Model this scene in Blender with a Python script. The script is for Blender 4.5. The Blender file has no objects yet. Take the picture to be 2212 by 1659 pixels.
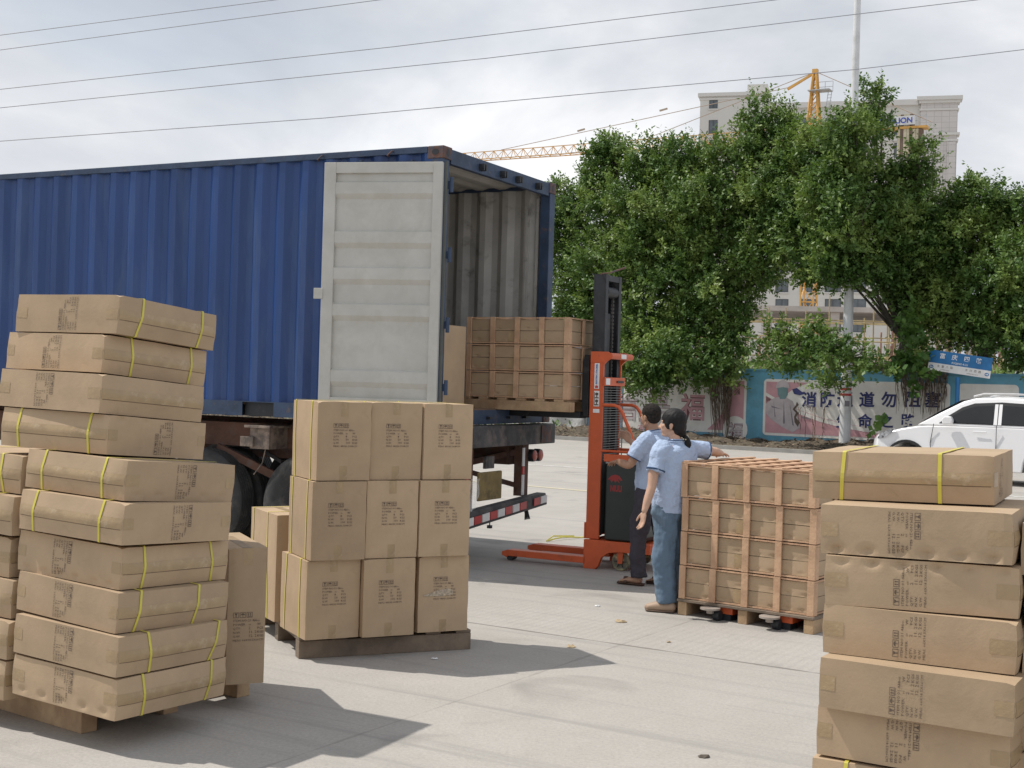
import bpy, bmesh, math, random
import numpy as np
from mathutils import Vector, Matrix
R = math.radians
S = bpy.context.scene
COL = S.collection

# ------------------------------------------------------------------ camera, world, sun
PW, PH = 2212.0, 1659.0            # working pixel frame of the photograph
F, PIT, ROL, H = 2820.0, -0.0015, 0.029, 1.72
cd = bpy.data.cameras.new('camera'); cam = bpy.data.objects.new('camera', cd); COL.objects.link(cam)
cd.sensor_width = 36.0; cd.lens = F / PW * 36.0; cd.clip_end = 4000; cd.clip_start = 0.05
cam.location = (0, 0, H)
_f = Vector((0, math.cos(PIT), math.sin(PIT)))
_u0 = Vector((0, -math.sin(PIT), math.cos(PIT))); _r0 = Vector((1, 0, 0))
_c, _s = math.cos(ROL), math.sin(ROL)
_rt = _r0 * _c + _u0 * _s         # image right vector
_up = _u0 * _c - _r0 * _s
cam.matrix_world = Matrix(((_rt.x, _up.x, -_f.x, 0), (_rt.y, _up.y, -_f.y, 0), (_rt.z, _up.z, -_f.z, H), (0, 0, 0, 1)))
S.camera = cam
S.view_settings.view_transform = 'Standard'; S.view_settings.look = 'None'
S.view_settings.exposure = 0.0; S.view_settings.gamma = 1.0
S.cycles.max_bounces = 6; S.cycles.transparent_max_bounces = 8
try: S.cycles.use_denoising = True
except Exception: pass

SUN_EL = R(57.8); SH = Vector((-0.956, 0.292, 0)).normalized()
sd = Vector((SH.x * math.cos(SUN_EL), SH.y * math.cos(SUN_EL), math.sin(SUN_EL)))
sl = bpy.data.lights.new('sun', 'SUN'); sl.energy = 3.9; sl.angle = R(0.6); sl.color = (1.0, 0.955, 0.88)
so = bpy.data.objects.new('sun', sl); COL.objects.link(so)
so.rotation_euler = sd.to_track_quat('Z', 'Y').to_euler()

W = bpy.data.worlds.new('World'); S.world = W; W.use_nodes = True
nt = W.node_tree; nt.nodes.clear()
def N(nt, t, **k):
    n = nt.nodes.new(t)
    for a, b in k.items():
        if a.startswith('i_'):
            key = a[2:]
            key = int(key) if key.isdigit() else key.replace('_', ' ')
            n.inputs[key].default_value = b
        else: setattr(n, a, b)
    return n
out = N(nt, 'ShaderNodeOutputWorld'); bg = N(nt, 'ShaderNodeBackground'); bg.inputs[1].default_value = 0.1
sky = N(nt, 'ShaderNodeTexSky'); sky.sky_type = 'NISHITA'; sky.sun_disc = False
sky.sun_elevation = SUN_EL; sky.sun_rotation = math.atan2(SH.x, SH.y); sky.air_density = 1.0; sky.dust_density = 1.5
tc = N(nt, 'ShaderNodeTexCoord'); sep = N(nt, 'ShaderNodeSeparateXYZ')
nt.links.new(tc.outputs['Generated'], sep.inputs[0])
def MA(nt, op, a, b=None, clamp=False):
    m = nt.nodes.new('ShaderNodeMath'); m.operation = op; m.use_clamp = clamp
    for i, v in enumerate((a, b)):
        if v is None: continue
        if isinstance(v, (int, float)): m.inputs[i].default_value = v
        else: nt.links.new(v, m.inputs[i])
    return m.outputs[0]
def RAMP(nt, fac, stops):
    r = nt.nodes.new('ShaderNodeValToRGB'); e = r.color_ramp.elements
    while len(e) < len(stops): e.new(0.5)
    for i, (p, c) in enumerate(stops):
        e[i].position = p; e[i].color = (c, c, c, 1) if isinstance(c, (int, float)) else (*c, 1)
    nt.links.new(fac, r.inputs[0]); return r.outputs[0]
zz = MA(nt, 'ADD', MA(nt, 'MAXIMUM', sep.outputs[2], 0.0), 0.42)
cmb = N(nt, 'ShaderNodeCombineXYZ')
nt.links.new(MA(nt, 'DIVIDE', sep.outputs[0], zz), cmb.inputs[0]); nt.links.new(MA(nt, 'DIVIDE', sep.outputs[1], zz), cmb.inputs[1])
def NOISE(nt, vec, sc, det=6, rough=0.55, dist=0.0, d4=None):
    n = nt.nodes.new('ShaderNodeTexNoise'); n.inputs['Scale'].default_value = sc
    n.inputs['Detail'].default_value = det; n.inputs['Roughness'].default_value = rough; n.inputs['Distortion'].default_value = dist
    if vec is not None: nt.links.new(vec, n.inputs['Vector'])
    return n.outputs['Fac']
def MIXC(nt, fac, a, b, blend='MIX'):
    m = nt.nodes.new('ShaderNodeMix'); m.data_type = 'RGBA'; m.blend_type = blend
    for sk, v in ((m.inputs[0], fac), (m.inputs[6], a), (m.inputs[7], b)):
        if isinstance(v, (int, float)): sk.default_value = v
        elif isinstance(v, (tuple, list)): sk.default_value = (*v[:3], 1)
        else: nt.links.new(v, sk)
    return m.outputs[2]
mp = N(nt, 'ShaderNodeMapping'); mp.inputs['Location'].default_value = (2.3, 5.1, 0); mp.inputs['Scale'].default_value = (0.75, 0.75, 1)
nt.links.new(cmb.outputs[0], mp.inputs[0])
n1 = NOISE(nt, mp.outputs[0], 1.6, 9, 0.52, 0.35)
n2 = NOISE(nt, mp.outputs[0], 1.7, 9, 0.55, 0.35)
cover = RAMP(nt, n1, [(0.28, 0.45), (0.44, 0.95), (0.6, 1.0)])
shade = RAMP(nt, n2, [(0.37, (4.9, 5.3, 6.1)), (0.47, (6.3, 6.65, 7.2)), (0.56, (7.9, 8.1, 8.5)), (0.66, (10.6, 10.6, 10.7))])
# bluer towards low left where the cloud thins out
skyc = MIXC(nt, 0.8, sky.outputs[0], (6.0, 6.9, 8.1))
csum = MIXC(nt, cover, skyc, shade)
nt.links.new(csum, bg.inputs[0]); nt.links.new(bg.outputs[0], out.inputs[0])

# ------------------------------------------------------------------ pixel rays (photograph -> place)
def ray(px, py):
    dx, dy = px - PW / 2, py - PH / 2
    a = _c * dx + _s * dy; b = -_s * dx + _c * dy
    return (_r0 * a / F + _f - _u0 * b / F)
def G(px, py, z=0.0):
    d = ray(px, py); t = (z - H) / d.z; return Vector((0, 0, H)) + d * t
def AT(px, py, Y):
    d = ray(px, py); return Vector((0, 0, H)) + d * (Y / d.y)

# ------------------------------------------------------------------ materials
MATS = {}
def principled(name):
    m = bpy.data.materials.new(name); m.use_nodes = True; t = m.node_tree
    b = t.nodes['Principled BSDF']; return m, t, b
def mat(name, col, rough=0.7, metal=0.0, var=0.12, vs=3.0, dirt_glint=None, ds=1.5, dth=(0.5, 0.7), bump=0.0, bs=60.0, col2=None, spec=0.5, stretch=None, bdist=0.01):
    """base colour with soft variation, optional second coat (wear, rust, dirt) and bump"""
    if name in MATS: return MATS[name]
    m, t, b = principled(name)
    tc = t.nodes.new('ShaderNodeTexCoord'); v = tc.outputs['Object']
    if stretch:
        mp = t.nodes.new('ShaderNodeMapping'); mp.inputs['Scale'].default_value = stretch; t.links.new(v, mp.inputs[0]); v = mp.outputs[0]
    c2 = col2 or tuple(x * (1 - var * 2) for x in col)
    c = MIXC(t, RAMP(t, NOISE(t, v, vs, 6, 0.6), [(0.3, 0.0), (0.7, 1.0)]), tuple(min(1, x * (1 + var)) for x in col), c2)
    rr = rough
    if dirt_glint:
        k = RAMP(t, NOISE(t, v, ds, 9, 0.7, 0.3), [(dth[0], 0.0), (dth[1], 1.0)])
        c = MIXC(t, k, c, dirt_glint)
    t.links.new(c, b.inputs['Base Color'])
    b.inputs['Roughness'].default_value = rough; b.inputs['Metallic'].default_value = metal
    b.inputs['Specular IOR Level'].default_value = spec
    if bump:
        bn = t.nodes.new('ShaderNodeBump'); bn.inputs['Strength'].default_value = bump; bn.inputs['Distance'].default_value = bdist
        t.links.new(NOISE(t, v, bs, 5, 0.6), bn.inputs['Height']); t.links.new(bn.outputs[0], b.inputs['Normal'])
    MATS[name] = m; return m

def cardboard(name, col):
    m, t, b = principled(name)
    tc = t.nodes.new('ShaderNodeTexCoord'); v = tc.outputs['Object']
    oi = t.nodes.new('ShaderNodeObjectInfo')
    k = RAMP(t, NOISE(t, v, 4.0, 5, 0.6), [(0.3, 0.0), (0.72, 1.0)])
    c = MIXC(t, k, tuple(x * 1.05 for x in col), tuple(x * 0.86 for x in col))
    st = RAMP(t, NOISE(t, v, 14, 8, 0.75, 0.5), [(0.58, 0.0), (0.76, 0.45)])
    c = MIXC(t, st, c, (0.30, 0.22, 0.14))
    hs = t.nodes.new('ShaderNodeHueSaturation'); t.links.new(c, hs.inputs['Color'])
    t.links.new(MA(t, 'ADD', MA(t, 'MULTIPLY', oi.outputs['Random'], 0.2), 0.90), hs.inputs['Value'])
    t.links.new(hs.outputs[0], b.inputs['Base Color'])
    b.inputs['Roughness'].default_value = 0.72; b.inputs['Specular IOR Level'].default_value = 0.3
    bn = t.nodes.new('ShaderNodeBump'); bn.inputs['Strength'].default_value = 0.12; bn.inputs['Distance'].default_value = 0.004
    t.links.new(NOISE(t, v, 120, 3, 0.6), bn.inputs['Height'])
    b2 = t.nodes.new('ShaderNodeBump'); b2.inputs['Strength'].default_value = 0.14; b2.inputs['Distance'].default_value = 0.02
    t.links.new(NOISE(t, v, 7, 6, 0.6, 0.4), b2.inputs['Height']); t.links.new(bn.outputs[0], b2.inputs['Normal'])
    t.links.new(b2.outputs[0], b.inputs['Normal'])
    return m
CARD = cardboard('cardboard', (0.452, 0.333, 0.217))
CARDL = cardboard('cardboard_light', (0.53, 0.40, 0.26))
TAPE = mat('packing_tape', (0.395, 0.285, 0.165), 0.33, 0, 0.08, 9, dirt_glint=(0.50, 0.40, 0.28), ds=16, dth=(0.56, 0.75), bump=0.35, bs=22, spec=0.45)  # lighter noise streaks are glints of the film painted into the colour
STRAP = mat('yellow_strap', (0.62, 0.55, 0.08), 0.4, 0, 0.08)
INK = mat('black_ink', (0.14, 0.105, 0.08), 0.8)
BLUE = mat('container_blue', (0.026, 0.066, 0.205), 0.30, 0, 0.14, 2.0, dirt_glint=(0.07, 0.115, 0.235), ds=3.0, dth=(0.50, 0.85), bump=0.12, bs=6, stretch=(1, 1, 0.18), spec=0.4, bdist=0.03)
BLUE2 = mat('weathered_blue', (0.034, 0.062, 0.12), 0.6, 0, 0.2, 5, dirt_glint=(0.11, 0.085, 0.08), ds=7, dth=(0.58, 0.7), bump=0.2, bs=30)
RUST = mat('rusty_steel', (0.16, 0.085, 0.065), 0.85, 0, 0.25, 8, dirt_glint=(0.07, 0.075, 0.10), ds=9, dth=(0.45, 0.6), bump=0.4, bs=50)
DOORW = mat('door_grey', (0.52, 0.515, 0.48), 0.45, 0, 0.06, 2.5, dirt_glint=(0.43, 0.42, 0.37), ds=3.4, dth=(0.45, 0.75), bump=0.2, bs=5, bdist=0.03)
INSIDE = mat('inner_grey', (0.50, 0.49, 0.46), 0.7, 0, 0.1, 3, dirt_glint=(0.2, 0.19, 0.17), ds=4, dth=(0.55, 0.75))
PLY = mat('plywood_floor', (0.2, 0.13, 0.08), 0.8)
STEEL = mat('trailer_steel', (0.075, 0.075, 0.08), 0.75, 0, 0.25, 6, dirt_glint=(0.20, 0.17, 0.15), ds=5, dth=(0.48, 0.72), bump=0.3, bs=40)
BROWN = mat('trailer_brown', (0.13, 0.065, 0.045), 0.85, 0, 0.25, 4, dirt_glint=(0.12, 0.10, 0.09), ds=5, dth=(0.5, 0.7), bump=0.3, bs=30)
RUBBER = mat('tyre_rubber', (0.035, 0.035, 0.036), 0.8, 0, 0.2, 6, dirt_glint=(0.11, 0.105, 0.095), ds=5, dth=(0.5, 0.75), bump=0.3, bs=40)
ORANGE = mat('stacker_orange', (0.60, 0.105, 0.028), 0.45, 0, 0.08, 4, dirt_glint=(0.25, 0.07, 0.035), ds=7, dth=(0.6, 0.74), bump=0.1, bs=30)
BLACK = mat('black_steel', (0.022, 0.025, 0.031), 0.55, 0, 0.2, 5, dirt_glint=(0.07, 0.07, 0.07), ds=8, dth=(0.58, 0.75))
COVER = mat('battery_cover', (0.017, 0.026, 0.025), 0.42, 0, 0.15, 3)
def wood(name, col, dark, sc=(3, 3, 3)):
    return mat(name, col, 0.8, 0, 0.12, 6, dirt_glint=dark, ds=5, dth=(0.45, 0.75), bump=0.4, bs=40, stretch=sc)
WOODP = wood('pink_timber', (0.58, 0.375, 0.235), (0.44, 0.25, 0.155), (1, 1, 1))
WOODL = wood('pale_timber', (0.46, 0.32, 0.19), (0.27, 0.16, 0.09), (1, 1, 1))
WOODD = wood('weathered_timber', (0.22, 0.17, 0.125), (0.11, 0.085, 0.065), (1, 1, 1))
WHITE = mat('white_paint', (0.78, 0.78, 0.78), 0.5, 0, 0.04)
RED = mat('red_reflector', (0.50, 0.05, 0.05), 0.4)
GLASSD = mat('dark_glass', (0.012, 0.014, 0.016), 0.06, 0, 0.1, spec=0.45)

# ------------------------------------------------------------------ mesh helpers
class MB:
    def __init__(s): s.v = []; s.f = []; s.m = []
    def add(s, vs, fs, mi=0):
        o = len(s.v); s.v += [tuple(p) for p in vs]; s.f += [tuple(i + o for i in f) for f in fs]; s.m += [mi] * len(fs); return s
    def box(s, x0, x1, y0, y1, z0, z1, mi=0, M=None):
        vs = [Vector((x, y, z)) for z in (z0, z1) for y in (y0, y1) for x in (x0, x1)]
        if M is not None: vs = [M @ p for p in vs]
        return s.add(vs, [(0, 2, 3, 1), (4, 5, 7, 6), (0, 1, 5, 4), (2, 6, 7, 3), (0, 4, 6, 2), (1, 3, 7, 5)], mi)
    def bar(s, p, q, w, h=None, mi=0, up=(0, 0, 1)):
        p, q = Vector(p), Vector(q); h = h or w; d = (q - p); L = d.length; d.normalize()
        a = d.cross(Vector(up)); a = a.normalized() if a.length > 1e-5 else Vector((1, 0, 0)); b = a.cross(d)
        vs = [p + a * (i * w / 2) + b * (j * h / 2) + d * k for k in (0, L) for j in (-1, 1) for i in (-1, 1)]
        return s.add(vs, [(0, 2, 3, 1), (4, 5, 7, 6), (0, 1, 5, 4), (2, 6, 7, 3), (0, 4, 6, 2), (1, 3, 7, 5)], mi)
    def tube(s, pts, r, n=8, mi=0, cap=True):
        pts = [Vector(p) for p in pts]; k = len(pts); rs = r if isinstance(r, (list, tuple)) else [r] * k
        vs = []; prev = None
        for i, p in enumerate(pts):
            d = (pts[min(i + 1, k - 1)] - pts[max(i - 1, 0)]).normalized()
            a = (prev - d * prev.dot(d)) if prev is not None else d.cross(Vector((0, 0, 1)))
            if a.length < 1e-4: a = d.cross(Vector((1, 0.1, 0)))
            a.normalize(); prev = a; b = d.cross(a)
            for j in range(n):
                t = 2 * math.pi * j / n; vs.append(p + (a * math.cos(t) + b * math.sin(t)) * rs[i])
        fs = [(i * n + j, i * n + (j + 1) % n, (i + 1) * n + (j + 1) % n, (i + 1) * n + j) for i in range(k - 1) for j in range(n)]
        if cap: fs += [tuple(range(n))[::-1], tuple((k - 1) * n + j for j in range(n))]
        return s.add(vs, fs, mi)
    def prism(s, poly, axis, a0, a1, mi=0, M=None):
        """poly in the two other axes; axis 0,1,2"""
        def mk(u, v, w):
            return Vector({0: (w, u, v), 1: (u, w, v), 2: (u, v, w)}[axis])
        n = len(poly); vs = [mk(u, v, a0) for u, v in poly] + [mk(u, v, a1) for u, v in poly]
        if M is not None: vs = [M @ p for p in vs]
        fs = [(i, (i + 1) % n, n + (i + 1) % n, n + i) for i in range(n)] + [tuple(range(n))[::-1], tuple(range(n, 2 * n))]
        return s.add(vs, fs, mi)
    def lathe(s, prof, c, axis, n=32, mi=0):
        """prof: (radius, along) list, about axis vector through c"""
        c = Vector(c); d = Vector(axis).normalized(); a = d.cross(Vector((0, 0, 1)))
        if a.length < 1e-3: a = Vector((1, 0, 0))
        a.normalize(); b = d.cross(a); vs = []
        for r, h in prof:
            for j in range(n):
                t = 2 * math.pi * j / n; vs.append(c + d * h + (a * math.cos(t) + b * math.sin(t)) * max(r, 1e-4))
        k = len(prof); fs = [(i * n + j, i * n + (j + 1) % n, (i + 1) * n + (j + 1) % n, (i + 1) * n + j) for i in range(k - 1) for j in range(n)]
        return s.add(vs, fs, mi)
    def build(s, name, mats, parent=None, smooth=None, bevel=0.0, M=None):
        me = bpy.data.meshes.new(name); me.from_pydata(s.v, [], s.f)
        mats = mats if isinstance(mats, (list, tuple)) else [mats]
        for m in mats: me.materials.append(m)
        if len(mats) > 1: me.polygons.foreach_set('material_index', s.m)
        bm = bmesh.new(); bm.from_mesh(me); bmesh.ops.recalc_face_normals(bm, faces=bm.faces); bm.to_mesh(me); bm.free()
        o = bpy.data.objects.new(name, me); COL.objects.link(o)
        if parent is not None: o.parent = parent
        if M is not None: o.matrix_local = M
        if smooth:
            me.polygons.foreach_set('use_smooth', [True] * len(me.polygons)); me.set_sharp_from_angle(angle=R(smooth))
        if bevel:
            b = o.modifiers.new('bevel', 'BEVEL'); b.width = bevel; b.segments = 2; b.limit_method = 'ANGLE'; b.angle_limit = R(40)
        me.update(); return o
def tag(o, label=None, cat=None, group=None, kind=None):
    if label: o['label'] = label
    if cat: o['category'] = cat
    if group: o['group'] = group
    if kind: o['kind'] = kind
    return o
def thing(name, loc, rz, label, cat, group=None, M=None):
    o = bpy.data.objects.new(name, None); COL.objects.link(o); o.empty_display_size = 0.2
    if M is not None: o.matrix_world = M
    else: o.location = loc; o.rotation_euler = (0, 0, rz)
    return tag(o, label, cat, group)
def pmesh(name, v, f, mats, parent=None, smooth=None):
    b = MB(); b.add(v, f); return b.build(name, mats, parent, smooth)

_TX = {}
def text_geo(body, size=1.0, bold=0.0, res=2, align='LEFT', spacing=1.0):
    k = (body, size, bold, res, align, spacing)
    if k in _TX: return _TX[k]
    c = bpy.data.curves.new('t', 'FONT'); c.body = body; c.size = size; c.offset = bold; c.resolution_u = res; c.align_x = align; c.space_character = spacing
    o = bpy.data.objects.new('t', c); COL.objects.link(o)
    dg = bpy.context.evaluated_depsgraph_get(); me = bpy.data.meshes.new_from_object(o.evaluated_get(dg))
    v = np.array([x.co[:] for x in me.vertices]).reshape(-1, 3)[:, :2]; f = [tuple(p.vertices) for p in me.polygons]
    bpy.data.objects.remove(o); bpy.data.curves.remove(c); bpy.data.meshes.remove(me)
    _TX[k] = (v, f); return _TX[k]
def join2d(parts):
    V = []; Fc = []; o = 0
    for v, f in parts:
        V.append(np.asarray(v, float)); Fc += [tuple(i + o for i in q) for q in f]; o += len(v)
    return np.vstack(V), Fc
def rect2(x0, x1, y0, y1): return np.array([(x0, y0), (x1, y0), (x1, y1), (x0, y1)], float), [(0, 1, 2, 3)]
def frame2(x0, x1, y0, y1, w): return join2d([rect2(x0, x1, y0, y0 + w), rect2(x0, x1, y1 - w, y1), rect2(x0, x0 + w, y0 + w, y1 - w), rect2(x1 - w, x1, y0 + w, y1 - w)])
def off(vf, dx, dy, s=1.0): return vf[0] * s + np.array([dx, dy]), vf[1]

# ------------------------------------------------------------------ ground and road
def vdir(a): return Vector((math.cos(a), math.sin(a), 0))
J0 = G(1042, 1348.7); J1 = G(1756, 1452.8); jd = (J1 - J0).normalized(); ja = math.atan2(jd.y, jd.x)
UX = (G(1524, 1330) - J0).dot(jd)
def ground_mat():
    m, t, b = principled('concrete_ground')
    tc = t.nodes.new('ShaderNodeTexCoord'); v = tc.outputs['Object']
    mp = t.nodes.new('ShaderNodeMapping'); mp.vector_type = 'TEXTURE'
    mp.inputs['Location'].default_value = (J0.x, J0.y, 0); mp.inputs['Rotation'].default_value = (0, 0, ja); t.links.new(v, mp.inputs[0])
    sp = t.nodes.new('ShaderNodeSeparateXYZ'); t.links.new(mp.outputs[0], sp.inputs[0])
    base = MIXC(t, RAMP(t, NOISE(t, v, 0.5, 9, 0.62, 0.3), [(0.32, 0.0), (0.68, 1.0)]), (0.385, 0.362, 0.334), (0.45, 0.424, 0.395))
    base = MIXC(t, RAMP(t, NOISE(t, v, 2.6, 9, 0.72, 0.6), [(0.40, 0.0), (0.72, 0.7)]), base, (0.37, 0.35, 0.32))
    fine = RAMP(t, NOISE(t, v, 55, 4, 0.7), [(0.3, 0.82), (0.6, 1.0), (0.85, 1.08)])
    base = MIXC(t, 1.0, base, fine, 'MULTIPLY')
    # drips and oil spots
    sp1 = RAMP(t, NOISE(t, v, 1.1, 3, 0.5, 0.8), [(0.60, 0.0), (0.74, 0.6)])
    base = MIXC(t, sp1, base, (0.20, 0.19, 0.175))
    # long scrape and tyre marks running with the road
    mr = t.nodes.new('ShaderNodeMapping'); mr.inputs['Scale'].default_value = (0.25, 7.0, 1); t.links.new(mp.outputs[0], mr.inputs[0])
    mk = RAMP(t, NOISE(t, mr.outputs[0], 1.0, 7, 0.65, 0.4), [(0.52, 0.0), (0.68, 0.6)])
    base = MIXC(t, mk, base, (0.28, 0.27, 0.255))
    # joints: main one along u at v=0 and every 5.6 m, crossing ones every 5 m
    wob = MA(t, 'MULTIPLY', MA(t, 'SUBTRACT', NOISE(t, v, 3.0, 4, 0.6), 0.5), 0.05)
    vv = MA(t, 'ABSOLUTE', MA(t, 'ADD', MA(t, 'SUBTRACT', MA(t, 'PINGPONG', MA(t, 'ADD', sp.outputs[1], 56.0), 7.0), 0.0), wob))
    uu = MA(t, 'ABSOLUTE', MA(t, 'ADD', MA(t, 'PINGPONG', MA(t, 'ADD', sp.outputs[0], 52.0 - UX), 6.5), wob))
    jl = MA(t, 'MAXIMUM', RAMP(t, vv, [(0.006, 0.85), (0.02, 0.0)]), RAMP(t, uu, [(0.003, 0.35), (0.012, 0.0)]))
    base = MIXC(t, jl, base, (0.16, 0.15, 0.135))
    t.links.new(base, b.inputs['Base Color']); b.inputs['Roughness'].default_value = 0.88; b.inputs['Specular IOR Level'].default_value = 0.25
    # broom finish between v=0 and v=1.2
    w = t.nodes.new('ShaderNodeTexWave'); w.inputs['Scale'].default_value = 4.6; w.inputs['Distortion'].default_value = 1.6; w.inputs['Detail'].default_value = 2
    t.links.new(mp.outputs[0], w.inputs[0])
    band = MA(t, 'MULTIPLY', RAMP(t, MA(t, 'MULTIPLY', sp.outputs[1], 0.5), [(0.0, 0.0), (0.01, 1.0), (0.38, 0.8), (0.62, 0.0)]), w.outputs[1])
    hh = MA(t, 'ADD', MA(t, 'MULTIPLY', band, 0.55), MA(t, 'ADD', NOISE(t, v, 12, 8, 0.7), MA(t, 'MULTIPLY', NOISE(t, v, 90, 3, 0.6), 0.4)))
    bn = t.nodes.new('ShaderNodeBump'); bn.inputs['Strength'].default_value = 0.4; bn.inputs['Distance'].default_value = 0.012
    t.links.new(hh, bn.inputs['Height']); t.links.new(bn.outputs[0], b.inputs['Normal'])
    return m
g = MB(); g.add([(-600, -60, 0), (600, -60, 0), (600, 900, 0), (-600, 900, 0)], [(0, 1, 2, 3)])
tag(g.build('ground', ground_mat()), kind='structure')
LINEW = mat('road_paint_white', (0.66, 0.66, 0.63), 0.8, 0, 0.08, 4, dirt_glint=(0.42, 0.41, 0.38), ds=6, dth=(0.42, 0.55))
LINEY = mat('road_paint_yellow', (0.56, 0.50, 0.34), 0.8, 0, 0.08, 4, dirt_glint=(0.45, 0.42, 0.34), ds=5, dth=(0.42, 0.6))
def roadline(name, p, q, w, m, ext=30):
    a, b = G(*p), G(*q); d = (b - a).normalized(); n = Vector((-d.y, d.x, 0)); a = a - d * ext; b = b + d * ext
    mb = MB(); k = [a - n * w / 2, b - n * w / 2, b + n * w / 2, a + n * w / 2]
    mb.add([(p.x, p.y, 0.004) for p in k], [(0, 1, 2, 3)]); tag(mb.build(name, m), kind='structure')
roadline('road_marking', (1131, 1049), (1268, 1061), 0.16, LINEY)
roadline('road_marking', (1146, 1004), (1268, 1012), 0.15, LINEW)

# ------------------------------------------------------------------ boundary wall with printed banners
WD = Vector((0.82, -0.572, 0)).normalized(); WN = Vector((WD.y, -WD.x, 0))   # WN faces the camera side
if WN.y > 0: WN = -WN
WA = AT(1745, 900, 39.0); WA.z = 0
def WUV(px, py, offn=0.0):
    d = ray(px, py); o = WA + WN * offn - Vector((0, 0, H)); t = o.dot(WN) / d.dot(WN); p = Vector((0, 0, H)) + d * t
    return ((p - WA).dot(WD), p.z)
WM = Matrix(((WD.x, -WN.x, 0, WA.x), (WD.y, -WN.y, 0, WA.y), (0, 0, 1, 0), (0, 0, 0, 1)))   # local x along, y back into the wall, z up
WALLB = mat('banner_blue', (0.13, 0.37, 0.51), 0.6, 0, 0.12, 1.5, dirt_glint=(0.12, 0.28, 0.36), ds=2, dth=(0.5, 0.7), bump=0.25, bs=3, bdist=0.05)
PRINT = mat('banner_white', (0.82, 0.80, 0.75), 0.5, 0, 0.06, 1.5, dirt_glint=(0.66, 0.62, 0.56), ds=2, dth=(0.5, 0.75), bump=0.3, bs=3, bdist=0.05)
PINK = mat('banner_pink', (0.62, 0.34, 0.37), 0.55, 0, 0.1, 2)
NAVY = mat('print_navy', (0.035, 0.045, 0.17), 0.6, 0, 0.15, 6)
MAROON = mat('print_maroon', (0.20, 0.08, 0.09), 0.6)
GREYP = mat('print_grey', (0.24, 0.22, 0.25), 0.6)
PALE = mat('print_pale', (0.56, 0.50, 0.51), 0.6)
GREENP = mat('print_cyan', (0.18, 0.30, 0.31), 0.6)
wall = thing('boundary_wall', (0, 0, 0), 0, 'long low blue wall covered with faded printed banners behind the road', 'wall', M=WM)
s0 = WUV(900, 800)[0] - 25; s1 = WUV(2212, 800)[0] + 12
b = MB(); b.box(s0, s1, 0, 0.24, -0.1, 2.29); b.build('masonry', WALLB, wall)
b = MB(); b.box(s0, s1, -0.05, 0.29, 2.29, 2.34); b.build('coping', WALLB, wall)
def sheet(name, poly, m, y=-0.004, parent=wall, th=0.004):
    mb = MB(); mb.prism(poly, 1, y - th, y); return mb.build(name, m, parent)
def rrect(x0, x1, z0, z1, r=0.12, n=5):
    P = []
    for cx, cz, a in ((x1 - r, z1 - r, 0), (x0 + r, z1 - r, 90), (x0 + r, z0 + r, 180), (x1 - r, z0 + r, 270)):
        for i in range(n + 1):
            t = R(a + 90 * i / n); P.append((cx + r * math.cos(t), cz + r * math.sin(t)))
    return P
Z0, Z1 = 0.33, 2.04
u = lambda px, py=880: WUV(px, py)[0]
pan = [(u(1150) - 3, u(1269)), (u(1345), u(1612)), (u(1649), u(2052)), (u(2068), u(2200))]
for a, c in pan: sheet('printed_banner', rrect(a, c, Z0, Z1), PRINT)
# pink shapes of the first banner
a, c = pan[1]
arc = [(u(1578), Z1 - 0.08)] + [(u(1578) + 0.12 - 0.9 * (i / 8) ** 2, Z1 - 0.08 - (Z1 - Z0 - 0.16) * i / 8) for i in range(1, 9)] + [(c - 0.08, Z0 + 0.08), (c - 0.08, Z1 - 0.08)]
sheet('pink_print', arc, PINK, -0.009)
cc = WUV(1588, 928); r = 0.42
sheet('white_disc', [(cc[0] + r * math.cos(t * math.pi / 12), cc[1] + r * math.sin(t * math.pi / 12)) for t in range(24)], PRINT, -0.014)
def wtext(body, px, py, hpx, m, bold=0.0, spacing=1.0, outline=None, name='lettering', y=-0.019, tall=1.0, sx=1.0):
    """lettering centred on the photo position, hpx = glyph height in photo pixels"""
    s, z = WUV(px, py); z2 = WUV(px, py - hpx)[1]; h = z2 - z
    v, f = text_geo(body, 1.0, bold, 3, 'CENTER', spacing); v = v.copy(); v[:, 0] *= sx
    v = v * (h / (v[:, 1].max() - v[:, 1].min())) if body not in '一' else v; cz = (v[:, 1].max() + v[:, 1].min()) / 2; cxm = (v[:, 0].max() + v[:, 0].min()) / 2
    P = [(s + a - cxm, y, z + (bb - cz) * tall) for a, bb in v]
    pmesh(name, P, f, m, wall)
for i, (t1, t2) in enumerate(zip('法公平自和文民富', '治正等由谐明主强')):
    x = 1372 + 1.0 * (i * 33.6 + (0 if i < 4 else 4)) - 12 + 20
    wtext(t1, 1382 + i * 30.5 - 2, 830, 13, INK, 0.01, name='small_lettering'); wtext(t2, 1382 + i * 30.5 - 2, 846, 13, INK, 0.01, name='small_lettering')
for ch, x, w in (('信', 1352, 1), ('是', 1422, 1), ('福', 1496, 1)):
    wtext(ch, x, 879, 58, MAROON, 0.030, name='outlined_character', y=-0.014)
    wtext(ch, x, 879, 58, PINK if ch == '福' else PALE, 0.010, name='outlined_character', y=-0.019)
wtext('中', 1386, 908, 14, PINK, 0.015); wtext('有', 1386, 925, 17, PINK, 0.015)
wtext('福', 1589, 929, 34, MAROON, 0.04, y=-0.019); wtext('福', 1589, 929, 34, PALE, 0.012, y=-0.024)
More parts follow.
